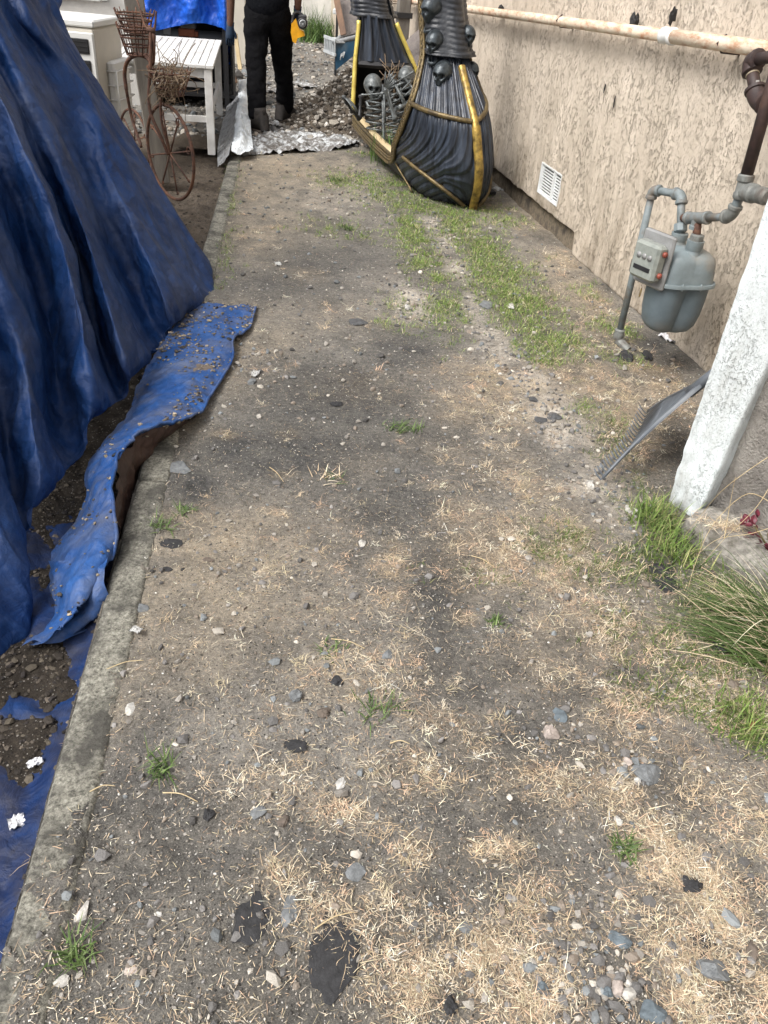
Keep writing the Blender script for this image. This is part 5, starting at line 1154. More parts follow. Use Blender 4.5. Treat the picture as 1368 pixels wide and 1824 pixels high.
for k in range(90):
    c = PY(rng.normal(302, 11), rng.normal(145, 13), yy + rng.normal(0, .06)); d = rng.normal(0, 1, 3); d /= np.linalg.norm(d); d2 = rng.normal(0, 1, 3); P = crom(A([c, c + d * .06, c + d * .09 + d2 * .03, c + d * .06 + d2 * .06]), 7); b.tube(P, .0028, 4, caps=False)
for (x0, y0, x1, y1) in ((300, 130, 276, 78), (305, 128, 312, 95), (318, 150, 330, 215), (300, 190, 320, 240)):
    P = crom(A([PY(x0, y0, yy), PY((x0 + x1) / 2 + 5, (y0 + y1) / 2, yy), PY(x1, y1, yy)]), 8); b.tube(P, .002, 4)
b.build('dry_vines', M['twig'], None, label='tangled dry vines in the lower planter basket', cat='vines', kind='stuff')

# ------------------------------------------------------------------ blue tarp over shelving behind the table
rack = thing('storage_rack', tw(tlen + .4, .6, 0), 'dark storage shelf under the bright blue tarp beyond the table', 'shelf')
rz = lambda u, v, z: tw(tlen + .35 + u, v, z)
b = MB(); b.box(rz(.9, .9, .45), (.04, 1.9, .9), tax); b.build('back_shade_board', M['black'], rack, smooth=False)  # black board puts the shade of the shelf cavity into colour
for (u, v) in ((0, -.02), (0, 1.5), (.8, -.02), (.8, 1.5)): b = MB(); b.box(rz(u, v, .6), (.05, .05, 1.2), tax); b.build('leg', M['dark_plastic'], rack, smooth=False)
for z in (.62, 1.15, .12): b = MB(); b.box(rz(.4, .75, z), (.82, 1.7, .03), tax); b.build('shelf', M['dark_plastic'], rack, smooth=False)
b = MB(); b.box(rz(.45, -.08, .45), (.85, .02, .9), tax); b.build('side_shade_board', M['black'], rack, smooth=False)  # side of the cavity, its shade likewise painted black
def item(px, py, sz, matn, name, label, cat, zbase=.636, u=.12, grp=None):
    q = hitplane(px, py, rz(u, 0, 0), tx); q[2] = zbase + sz[2] / 2; b = MB(); b.box(q, sz, (ty, tx, A([0, 0, 1.])), bev=.006); return b.build(name, M[matn], None, smooth=False, label=label, cat=cat, group=grp)
item(333, 62, (.16, .10, .07), 'brick', 'brick', 'orange brick on the shelf, bottom of the small stack', 'brick')
item(336, 55, (.15, .10, .05), 'grey_brick', 'brick', 'grey brick on top of the orange one', 'brick', .708)
item(332, 48, (.12, .09, .04), 'grey_brick', 'brick', 'topmost thin grey block of the brick stack', 'brick', .760)
item(349, 64, (.05, .08, .05), 'brick', 'brick', 'small broken orange brick right of the stack', 'brick')
item(298, 57, (.07, .06, .10), 'white_paint', 'white_box', 'small white box on the shelf left of the bricks', 'box')
def rack_tarp():
    # polyline of the hem from left to right with heights, sheet goes up and back over the rack
    hem = [(235, 60), (262, 58), (272, 56), (300, 50), (325, 44), (345, 41), (365, 42), (388, 48), (402, 55)]
    P = [];
    for i, (x, y) in enumerate(hem):
        bq = hitplane(x, y, rz(-.06 + .03 * math.sin(i * 2.1), 0, 0), tx); top = bq.copy(); top[2] = 1.24; o = tx * .12
        P.append([bq, bq + (top - bq) * .35 - tx * .05 * math.sin(i * 1.7), bq + (top - bq) * .7 + tx * .03 * math.sin(i * 2.7), top + o * .4, top + o * 2 + A([0, 0, .03]), top + tx * .9 + A([0, 0, .02])])
    # right side turned down towards the path
    e = hitplane(404, 60, rz(.02, 0, 0), tx)
    for (px, py, u) in ((404, 100, .1), (408, 120, .45), (412, 128, .85)):
        bq = hitplane(px, py, rz(u, 0, 0), tx); top = bq.copy(); top[2] = 1.22; P.append([bq, bq + (top - bq) * .35 - ty * .03, bq + (top - bq) * .7, top + ty * .03, top + ty * .2 + A([0, 0, .03]), top + ty * .6 + A([0, 0, .02])])
    P = crom(A(P), 170); P = crom(P.transpose(1, 0, 2), 90).transpose(1, 0, 2); N = gridn(P); D = .02 * (1 - 2 * np.abs(fbm(P * 6, 4, 91))) + .008 * fbm(P * 20, 3, 92); P = P + N * D[..., None]
    link('bright_blue_tarp', mesh_np('bright_blue_tarp', P.reshape(-1, 3), gridfaces(*P.shape[:2]), M['tarp_bright']), label='bright blue tarpaulin hanging over the shelf behind the white table', cat='tarp')
rack_tarp()

# ------------------------------------------------------------------ plastic sheets
def psheet(name, rows, matn, nu, nv, amp, sc, seed, label, lift=.01):
    Gd = A([[G(*p) for p in r] for r in rows]); P = crom(Gd, nv); P = crom(P.transpose(1, 0, 2), nu); D = amp * (1 - 2 * np.abs(fbm(P * sc, 4, seed))) + amp * .5 * fbm(P * sc * 3, 3, seed + 1)
    P[..., 2] += D + lift + amp * .6; me = mesh_np(name, P.reshape(-1, 3), gridfaces(*P.shape[:2]), M[matn], False); return link(name, me, label=label, cat='plastic sheet')
psheet('plastic_sheet', [[(426,150,.10),(424,185,.10),(420,215,.10),(416,250,.06),(412,281,.03)],[(436,148,.10),(434,185,.12),(430,215,.12),(430,250,.10),(428,281,.03)],[(446,148,.04),(446,185,.06),(446,215,.05),(448,250,.04),(452,278,.02)]], 'plastic_white', 110, 44, .03, 7, 101, 'white silvery plastic sheet rolled along the kerb beside the worker')
psheet('plastic_sheet', [[(408,175,.02),(402,205,-.02),(394,235,-.03),(388,270,-.03),(388,305,-.09)],[(418,172,.05),(412,205,.04),(408,235,.03),(402,262,.02),(397,300,-.04)],[(426,168,.12),(424,200,.11),(419,230,.11),(415,255,.08),(408,282,.03)]], 'plastic_grey', 110, 40, .02, 8, 104, 'cloudy grey plastic sheet slumping off the kerb by the table leg')
psheet('torn_plastic', [[(440,248,.0),(470,243,.0),(510,240,0),(560,240,0),(605,248,.0),(640,252,0)],[(436,262,.02),(470,262,.02),(510,260,.02),(560,258,.02),(605,258,.02),(640,256,.01)],[(430,280,.0),(470,277,.0),(520,274,.0),(560,272,.0),(605,266,.01),(640,258,.0)]], 'plastic_torn', 240, 60, .05, 6, 107, 'crumpled torn silver plastic lying across the path by the mound', -.045)
for i, (px, py, w, h, lb) in enumerate(((492, 163, 34, 18, 'torn white plastic scrap behind the worker\'s legs'), (540, 152, 40, 16, 'torn white plastic scrap on the soil right of the worker'), (482, 222, 26, 16, 'white plastic scrap between the worker\'s boots'))):
    litter(px, py, w * 1.2, h * 1.6, 'plastic_torn', lb, 'plastic scrap', 30 + i, .01, .05, 'plastic_scrap')

# ------------------------------------------------------------------ soil mound
mc = G(600, 232); mcp = BPb(640, 118, -.7)
def mound():
    xs = np.linspace(-2.2, .8, 150); ys = np.linspace(7.5, 11.5, 170); X, Y = np.meshgrid(xs, ys, indexing='ij'); cx, cy = -.52, 9.35
    r = np.sqrt(((X - cx) / .90) ** 2 + ((Y - cy) / 1.0) ** 2); r = r * (1 + .12 * fb2(X, Y, 1.6, 3, 111)); Z = .66 * np.clip(1 - r, -.1, 1) ** 1.0 + .05 * fb2(X, Y, 5, 4, 112) * (r < 1.15) + .02 * fb2(X, Y, 20, 3, 113) - .02
    Z = np.where(r > 1.02, -.03, Z); V = np.stack([X, Y, Z], -1).reshape(-1, 3); c = np.repeat(A([[.105, .088, .070]]), len(V), 0)
    link('soil_mound', mesh_np('soil_mound', V, gridfaces(*X.shape), M['ground'], True, c), label='heap of dark stony soil behind the boat prop', cat='soil heap')
    n = 4200; a = rng.uniform(0, 6.28, n); q = np.sqrt(rng.random(n)); x = cx + .93 * q * np.cos(a); y = cy + 1.05 * q * np.sin(a); i = np.clip(((x - xs[0]) / (xs[1] - xs[0])).round().astype(int), 0, 149); j = np.clip(((y - ys[0]) / (ys[1] - ys[0])).round().astype(int), 0, 169)
    link('mound_stones', pebbles('mound_stones', x, y, rng.gamma(2, .005, n) + .004, pick([(.12, .10, .08), (.2, .18, .15), (.34, .31, .27), (.07, .06, .05), (.5, .47, .42)], n), (.5, .9), z=Z[i, j]), label='small stones in the dark soil heap', cat='stones', kind='stuff')
    # loose stones on the far ground
    n = 5200; x = rng.uniform(-3.0, .3, n); y = 8 + 9 * rng.random(n) ** 1.4; link('far_gravel', pebbles('far_gravel', x, y, rng.gamma(2, .006, n) + .005, pick(PC, n), (.4, .8)), label='gravel on the yard beyond the soil heap', cat='gravel', kind='stuff')
mound()

# ------------------------------------------------------------------ blue bin with boards
def binbox():
    YB = 10.6; P = lambda x, y, dy=0.: PY(x, y, YB + dy)
    t = thing('blue_bin', P(612, 125), 'blue plastic tub with grey rim tipped behind the soil heap', 'tub')
    f = [P(598, 125), P(634, 96), P(636, 66), P(596, 76)]                 # near face
    back = A([.12, .62, .10]); fb = [A(q) + back for q in f]
    V = A(f + fb + [A(q) * .93 + (A(f).mean(0)) * .07 + A([0, .03, 0]) for q in []]); b = MB()
    # hollow tub: outer skin and inner skin
    cen = A(f + fb).mean(0); inn = [q + (cen - q) * .10 for q in f + fb]
    b.add(A(f + fb + inn), [(0, 1, 2, 3), (1, 5, 6, 2), (5, 4, 7, 6), (4, 0, 3, 7), (0, 4, 5, 1), (8, 11, 10, 9), (9, 10, 14, 13), (13, 14, 15, 12), (12, 15, 11, 8), (8, 9, 13, 12), (3, 2, 10, 11), (2, 6, 14, 10), (6, 7, 15, 14), (7, 3, 11, 15)]); b.build('tub_body', M['bin_blue'], t, smooth=False)
    b = MB(); b.tube([f[3], f[2], fb[2], fb[3]], .028, 8, closed=True); b.build('tub_rim', M['bin_rim'], t)
    b = MB(); m = A(f).mean(0) - A([0, .012, 0]); 
    b.tube([P(606, 107, -.03), P(608, 96, -.03), P(612, 92, -.03), P(610, 99, -.03), P(607, 101, -.03)], .006, 5); b.tube([P(611, 103, -.03), P(614, 92, -.03)], .006, 5); b.build('white_mark', M['white_paint'], t)
    c = thing('pale_crate', P(586, 72), 'pale grey perforated crate next to the blue tub', 'crate'); a0, a1, a2 = P(578, 62, .3), P(598, 76, -.05), P(598, 76, -.05)
    dr = a1 - a0; dr[2] = 0; L = np.linalg.norm(dr); dr /= L; n_ = A([-dr[1], dr[0], 0]) * -1; hz = .16
    for s, (o, d, l) in enumerate(((a0, dr, L), (a0 - n_ * .4, dr, L))):
        b = MB(); b.box(o + d * l / 2 - A([0, 0, .015]), (l, .02, .03), (d, n_, A([0, 0, 1.]))); b.box(o + d * l / 2 - A([0, 0, hz]), (l, .02, .03), (d, n_, A([0, 0, 1.])))
        for k in range(7): b.box(o + d * l * (k + .5) / 7 - A([0, 0, hz / 2]), (.02, .016, hz - .03), (d, n_, A([0, 0, 1.])))
        b.build('crate_side', M['crate'], c, smooth=False)
    b = MB(); b.box(a0 + dr * L / 2 - n_ * .2 - A([0, 0, .03]), (L, .38, .02), (dr, n_, A([0, 0, 1.]))); b.build('crate_lid', M['crate'], c, smooth=False)
    for (x0, y0, x1, y1, w, mt, lb, dy) in ((596, -20, 612, 62, .07, 'brown_wood', 'brown board standing in the blue tub', .15), (612, -20, 626, 62, .20, 'grey_cloth', 'wide grey-brown board behind the brown one in the tub', .32)):
        b = MB(); b.bar(P(x0, y0, dy + .3), P(x1, y1, dy), w, .02, up=(0, 1, 0)); b.build('board', M[mt], None, smooth=False, label=lb, cat='board')
    b = MB(); b.box(P(634, 22, 1.4), (.55, .4, .06), bev=.01); tt = thing('white_bench', P(632, 40, 1.4), 'white bench with dark frame far behind the blue tub', 'bench'); b.build('seat', M['white_paint'], tt, smooth=False)
    for dx in (-.22, .22): b = MB(); b.bar(P(634, 22, 1.4) + A([dx, -.15, -.02]), (P(634, 22, 1.4) + A([dx, -.15, 0])) * A([1, 1, 0]), .03, .03); b.build('leg', M['dark_plastic'], tt, smooth=False)
    b = MB(); b.box(P(636, -2, 1.6), (.5, .03, .18)); b.build('backrest', M['white_paint'], tt, smooth=False)
    for dx in (-.25, .25): b = MB(); b.bar(P(636, 12, 1.6) + A([dx, 0, -.12]), P(636, -14, 1.6) + A([dx, 0, .1]), .025, .025); b.build('back_post', M['dark_plastic'], tt, smooth=False)
binbox()
# grey cloth heap, post by the wall, far wall
q = BPa(732, 128, 3.1); q[2] = .2
def drape(c, r, h, matn, seed, name, label, cat):
    n, m = 60, 30; P = np.zeros((m, n, 3))
    for i in range(m):
        t = i / (m - 1)
        for k in range(n):
            a = 2 * math.pi * k / n; rr = r * (t ** .8) * (1 + .18 * math.sin(a * 5 + seed) * t); P[i, k] = A(c) + A([rr * math.cos(a), rr * math.sin(a), h * (1 - t ** 1.3)])
    P += .05 * np.stack([fbm(P * 5 + s, 3, seed + s) for s in range(3)], -1); P[..., 2] = np.maximum(P[..., 2], -.01); b = MB(); b.grid(np.concatenate([P, P[:, :1]], 1)); return b.build(name, M[matn], None, label=label, cat=cat)
drape(BPa(742, 150, 3.6) * A([1, 1, 0]) + A([.0, 0, 0]), .50, .86, 'grey_cloth', 3, 'grey_cover', 'grey brown cloth cover heaped between the boat prop and the wall', 'cover')
pq = WL(712, 110, .18); b = MB(); b.box(A([pq[0], pq[1], .75]), (.13, .13, 1.5), (WD, WN, A([0, 0, 1.])), bev=.008); pf = thing('fence_post', (pq[0], pq[1], 0), 'grey wooden post with a dark band against the far part of the wall', 'post'); b.build('post_shaft', M['grey_wood'], pf, smooth=False)
b = MB(); b.box(A([pq[0], pq[1], .95]), (.17, .17, .05), (WD, WN, A([0, 0, 1.]))); b.build('post_band', M['dark_plastic'], pf, smooth=False)
fw = thing('yard_wall', (-2, 17.2, 0), 'pale stained wall closing the far end of the yard', 'wall')
b = MB(); b.box((-1.5, 17.3, 1.4), (14, .25, 2.9)); b.build('wall_face', M['white_wall'], fw, smooth=False)
q = PY(428, 60, 13); b = MB(); b.box((q[0], 13, 1.2), (.20, .2, 2.4), bev=.01); b.build('cream_post', M['ac_beige'], None, smooth=False, label='cream painted post left of the worker, beyond the table', cat='post')
gq = G(562, 74); grass_tuft('grass_clump', gq, 500, .62, .014, .22, 'tall green grass clump against the far pale wall', cols=[(.10, .17, .05), (.16, .24, .08), (.07, .12, .04)], lift=(.7, 1.6))
grass_tuft('grass_clump', gq + A([1.0, .3, 0]), 200, .45, .012, .18, 'thinner grass clump to the right of the tall one by the far wall', cols=[(.12, .17, .07), (.2, .24, .1)], lift=(.7, 1.6))
# wooden stakes by the glove
for (x0, y0, x1, y1, lb) in ((419, 60, 428, 124, 'pale wooden stake leaning under the worker\'s left glove'), (402, 98, 420, 148, 'darker wooden stake lying low beside the plastic sheet')):
    b = MB(); p1 = G(x1, y1, .02); p0 = PY(x0, y0, p1[1] + .1); b.bar(p1, p0, .05, .035, up=(0, 1, 0)); b.build('wooden_stake', M['pine'] if x0 > 410 else M['brown_wood'], None, smooth=False, label=lb, cat='stake')

# dirt lying on the flat tarp
def strip_dirt():
    N = 5200; i = rng.integers(0, SP.shape[0], N); j = rng.integers(0, SP.shape[1], N); q = SP[i, j] + rng.normal(0, .004, (N, 3)) * A([1, 1, 0]); u = i / SP.shape[0]; v = j / SP.shape[1]
    w = np.exp(-((u - .03) / .06) ** 2) * (v > .05) + .9 * np.exp(-((u - .16) / .05) ** 2 - ((v - .35) / .3) ** 2) + .8 * np.exp(-((v - .72) / .09) ** 2) * (u > .2) * (u < .5) + .5 * np.exp(-((u - .47) / .05) ** 2) * (v > .5) + .04
    w = w * (1 + 1.5 * fb2(q[:, 0], q[:, 1], 14, 3, 120)); k = rng.random(N) < w; q = q[k]; n = len(q); r = rng.gamma(2, .0016, n) + .0015
    link('tarp_dirt', pebbles('tarp_dirt', q[:, 0], q[:, 1], r, pick([(.13, .11, .08), (.20, .17, .13), (.07, .06, .05), (.32, .27, .2)], n), (.3, .6), z=q[:, 2] + .001), label='dry soil crumbs lying on the flat blue tarp strip', cat='soil', kind='stuff')
    n = 260; k = rng.integers(0, n, n)
strip_dirt()

DG = [(.075, .125, .035), (.10, .155, .045), (.055, .095, .03), (.15, .20, .08)]
# ------------------------------------------------------------------ person
def skinmesh(verts, edges, radii, sub=2, root=0):
    me = bpy.data.meshes.new('tmp'); me.from_pydata([tuple(v) for v in verts], edges, []); o = bpy.data.objects.new('tmp', me); COL.objects.link(o)
    m = o.modifiers.new('s', 'SKIN'); m.use_smooth_shade = True
    for i, d in enumerate(me.skin_vertices[0].data): d.radius = radii[i] if not np.isscalar(radii[i]) else (radii[i], radii[i]); d.use_root = (i == root)
    ss_ = o.modifiers.new('d', 'SUBSURF'); ss_.levels = sub
    dg = bpy.context.evaluated_depsgraph_get(); dg.update(); r = bpy.data.meshes.new_from_object(o.evaluated_get(dg)); bpy.data.objects.remove(o); return r
def person():
    fL, fR = G(459, 234), G(509, 216); hipc = (fL + fR) / 2; hipc[2] = .93; q = PY(477, 40, hipc[1]); hipc[0] = q[0]
    fw_ = A([-.12, 1, 0]); fw_ /= np.linalg.norm(fw_); rt = A([fw_[1], -fw_[0], 0]); up = A([0, 0, 1.]); C = lambda a, f, z: hipc * A([1, 1, 0]) + rt * a + fw_ * f + up * z
    wl = PY(410, 50, hipc[1] + .0); wr_ = PY(530, 22, hipc[1] + .05)
    aL = fL * A([1, 1, 0]) + up * .10 + fw_ * .0; aR = fR * A([1, 1, 0]) + up * .12
    hL, hR = C(-.105, 0, .90), C(.105, 0, .90); kL = (hL + aL) / 2 + fw_ * .015 + A([-.01, 0, .0]); kR = (hR + aR) / 2 + fw_ * .045
    sL, sR = C(-.19, .04, 1.42), C(.19, .04, 1.42); eL = (sL + wl) / 2 + rt * -.06 - fw_ * .03; eR = (sR + wr_) / 2 + rt * .05 - fw_ * .05
    V = [C(0, 0, .97), C(0, .0, 1.12), C(0, .01, 1.30), C(0, .03, 1.43), C(0, .05, 1.52), C(0, .08, 1.60), C(0, .09, 1.70), hL, kL, aL, hR, kR, aR, sL, eL, wl, sR, eR, wr_]
    E = [(0, 1), (1, 2), (2, 3), (3, 4), (4, 5), (5, 6), (0, 7), (7, 8), (8, 9), (0, 10), (10, 11), (11, 12), (3, 13), (13, 14), (14, 15), (3, 16), (16, 17), (17, 18)]
    R = [(.15, .12), (.15, .11), (.165, .115), (.12, .10), (.055, .055), (.085, .095), (.075, .09), (.10, .11), (.062, .065), (.045, .05), (.10, .11), (.062, .065), (.045, .05), (.065, .06), (.045, .045), (.028, .032), (.065, .06), (.045, .045), (.028, .032)]
    p = thing('person', hipc * A([1, 1, 0]), 'person in black shirt and trousers walking away, holding a yellow tool in one gloved hand', 'person')
    me = skinmesh(V, E, R); me.materials.clear(); me.materials.append(M['skin']); body = link('body', me, p)
    # trousers and shirt as looser layers
    top = hipc[2]
    Vt = [C(0, 0, 1.10), hL + up * .0, hL * .55 + kL * .45, kL, kL * .5 + aL * .5, aL + up * -.04, hR, hR * .55 + kR * .45, kR, kR * .5 + aR * .5, aR + up * -.05]
    Vt.append(C(0, 0, .98)); Et = [(0, 11), (11, 1), (1, 2), (2, 3), (3, 4), (4, 5), (11, 6), (6, 7), (7, 8), (8, 9), (9, 10)]
    Rt = [(.19, .15), (.128, .14), (.104, .11), (.086, .09), (.08, .084), (.076, .08), (.128, .14), (.104, .11), (.086, .09), (.08, .084), (.076, .08), (.20, .16)]
    def wrinkle(me, amp, sc, sd):
        n = len(me.vertices); co = np.zeros(n * 3); me.vertices.foreach_get('co', co); co = co.reshape(-1, 3); no = np.zeros(n * 3); me.vertices.foreach_get('normal', no); no = no.reshape(-1, 3)
        co += no * (amp * (1 - 2 * np.abs(fbm(co * A([sc, sc, sc * 1.7]), 3, sd))))[:, None]; me.vertices.foreach_set('co', co.ravel()); me.update()
    mt = skinmesh(Vt, Et, Rt, 3); wrinkle(mt, .016, 7, 130); mt.materials.clear(); mt.materials.append(M['trouser']); link('trousers', mt, p)
    Vs = [C(0, 0, .86), C(0, 0, 1.15), C(0, .01, 1.30), C(0, .03, 1.44), sL, sL * .55 + eL * .45, sR, sR * .55 + eR * .45]; Es = [(0, 1), (1, 2), (2, 3), (3, 4), (4, 5), (3, 6), (6, 7)]
    Rs = [(.225, .18), (.205, .165), (.20, .15), (.13, .12), (.085, .085), (.08, .085), (.085, .085), (.08, .085)]
    mt = skinmesh(Vs, Es, Rs, 3); wrinkle(mt, .010, 5, 133); mt.materials.clear(); mt.materials.append(M['shirt']); link('shirt', mt, p)
    b = MB(); b.ball(C(0, .08, 1.70), (.095, .115, .11), 20, 14); b.build('hair', M['hair'], p)
    for g in (-1, 1): b = MB(); b.ball(C(.092 * g, .09, 1.655), (.015, .03, .035), 8, 6); b.build('ear', M['skin'], p)
    # boots: heel towards the camera
    for a, f in ((aL, -.75), (aR, .65)):
        d = fw_ * math.cos(f) + rt * math.sin(f); s = A([d[1], -d[0], 0]); P = []
        base = a * A([1, 1, 0]) - d * .02
        prof = [(-.085, .046, .012), (-.07, .052, .15), (-.02, .052, .17), (.03, .050, .15), (.09, .052, .105), (.15, .056, .075), (.20, .048, .06), (.225, .02, .04)]
        for (u, w, h) in prof:
            u, w, h = u * 1.1, w * 1.15, h * 1.15
            row = []
            for k in range(16):
                an = 2 * math.pi * k / 16; row.append(base + d * u + s * w * math.copysign(abs(math.cos(an)) ** .7, math.cos(an)) + up * max(.018, (h * .5 + .012) + h * .5 * math.sin(an)))
            P.append(row)
        P = A(P); b = MB(); b.grid(np.concatenate([P, P[:, :1]], 1)); b.F.append(tuple(range(16))[::-1]); b.tube([base + up * .12 - d * .02, base + up * .17 - d * .025, base + up * .21 - d * .02], [.055, .058, .055], 14)
        bt = b.build('boot', M['boot'], p); b = MB()
        b.add([base + d * u + s * w * g + up * z for z in (.0, .024) for (u, w, g) in [(-.09, .05, -1), (-.04, .057, -1), (.1, .060, -1), (.18, .06, -1), (.235, .03, -1), (.235, .03, 1), (.18, .06, 1), (.1, .060, 1), (-.04, .057, 1), (-.09, .05, 1)]],
              [tuple(range(9, -1, -1)), tuple(range(10, 20))] + [(i, (i + 1) % 10, 10 + (i + 1) % 10, 10 + i) for i in range(10)]); b.build('sole', M['sole'], bt)
        b.n = 0
    # gloved hands
    def ghand(w, e, palm_dir, curl, thumb):
        d = w - e; d /= np.linalg.norm(d); d = d + A(palm_dir) * .1; d /= np.linalg.norm(d); s = rt - d * (rt @ d); s /= np.linalg.norm(s); n = np.cross(s, d); b = MB()
        b.tube([w - d * .05, w - d * .0, w + d * .03, w + d * .075, w + d * .09], [.038, .034, .040, .043, .032], 12, flat=.62, up=n)
        for k, (o, L) in enumerate(((-.030, .068), (-.010, .078), (.011, .075), (.031, .06))):
            p1 = w + d * .085 + s * o * (1 if thumb > 0 else -1); p2 = p1 + (d * math.cos(curl) + fw_ * math.sin(curl)) * L * .5; p3 = p2 + (d * math.cos(curl * 2) + fw_ * math.sin(curl * 2)) * L * .5; b.tube(crom(A([p1 - d * .02, p1, p2, p3]), 8), np.linspace(.0115, .009, 8), 8)
        t0 = w + d * .02 + s * .03 * thumb; b.tube(crom(A([t0 - s * .01 * thumb, t0, t0 + s * .022 * thumb + d * .03, t0 + s * .025 * thumb + d * .062]), 8), np.linspace(.014, .010, 8), 8)
        return b.build('glove', M['glove'], p)
    ghand(wl, eL, (0, 0, 0), .35, 1); ghand(wr_, eR, (0, 0, 0), .8, -1)
    # yellow power tool
    c = PY(531, 52, hipc[1] - .05); t = thing('power_tool', c, 'yellow and black hand-held power tool carried by the worker', 'power tool'); vx, vz = R_, A([0, 0, 1.]); vy = fw_
    b = MB(); b.lathe(PY(539, 42, hipc[1] - .16), [(.036, 0), (.046, .006), (.048, .03), (.046, .10), (.04, .11)], vy, 22); sharp(b.build('motor_housing', M['dark_plastic'], t))
    cc = PY(539, 42, hipc[1] - .17)
    b = MB(); b.lathe(cc, [(.0, 0), (.028, .0), (.030, .004), (.030, .012)], vy, 22); b.build('end_cap', M['tool_white'], t)
    for r in (.022, .012): b = MB(); b.tube([cc - vy * .002 + vx * r * math.cos(a) + vz * r * math.sin(a) for a in np.linspace(0, 2 * math.pi, 22, endpoint=False)], .0026, 6, closed=True); b.build('badge_ring', M['dark_plastic'], t)
    pr = [(519, 42), (527, 34), (533, 52), (541, 56), (543, 64), (530, 68), (527, 78), (521, 74), (518, 58)]; f = [PY(x, y, hipc[1] - .09) for x, y in pr]; k = [q + vy * .09 for q in f]; n = len(pr)
    b = MB(); b.add(f + k, [tuple(range(n))[::-1], tuple(range(n, 2 * n))] + [(i, (i + 1) % n, n + (i + 1) % n, n + i) for i in range(n)]); b.build('tool_body', M['tool_yellow'], t, smooth=False)
    b = MB(); b.tube(crom(A([PY(520, 42, hipc[1] - .06), PY(523, 26, hipc[1]), PY(532, 22, hipc[1]), PY(541, 30, hipc[1] - .06)]), 12), .014, 8); b.build('tool_handle', M['dark_plastic'], t)
    b = MB(); b.box(PY(539, 30, hipc[1] - .10), (.075, .10, .03), (vx, vy, vz), bev=.008); b.build('battery_block', M['dark_plastic'], t, smooth=False)
person()

# ------------------------------------------------------------------ single stones and scraps on the path
def stone(px, py, wpx, hpx, matn, label, cat='stone', flat=.5, name='stone', z=0., seed=None, ang=None, angular=.0):
    sd_ = int(px * 7 + py) if seed is None else seed; r_ = np.random.default_rng(sd_); g = G(px, py, z); sc = 1430 / np.linalg.norm(g - [0, 0, H]); rx = wpx / sc / 2; sinp = (H - z) / np.linalg.norm(g - [0, 0, H]); ry = hpx / sc / 2 / max(.35, sinp)
    b = MB(); b.ball((0, 0, 0), 1, 22, 12); V = b.V[0]; p = 1 + angular; V = V * (1 + (.8 if matn == 'st_dark' else .45) * fbm(V * 1.6 + sd_, 4, sd_ % 97) + .25 * fbm(V * 5 + sd_, 3, sd_ % 89))[:, None]
    for _ in range(7):                                            # knapped faces
        n = r_.normal(0, 1, 3); n /= np.linalg.norm(n); d = V @ n; lim = r_.uniform(.55, .8) + (.25 if matn == 'st_dark' else 0); V = V - np.maximum(d - lim, 0)[:, None] * n
    b.V[0] = V * A([rx, ry, flat * min(rx, ry)]); o = b.build(name, M[matn], None, smooth=False, label=label, cat=cat)
    o.location = (g[0], g[1], z + float(gz(g[0], g[1])) * (z == 0) + flat * min(rx, ry) * .35); return o
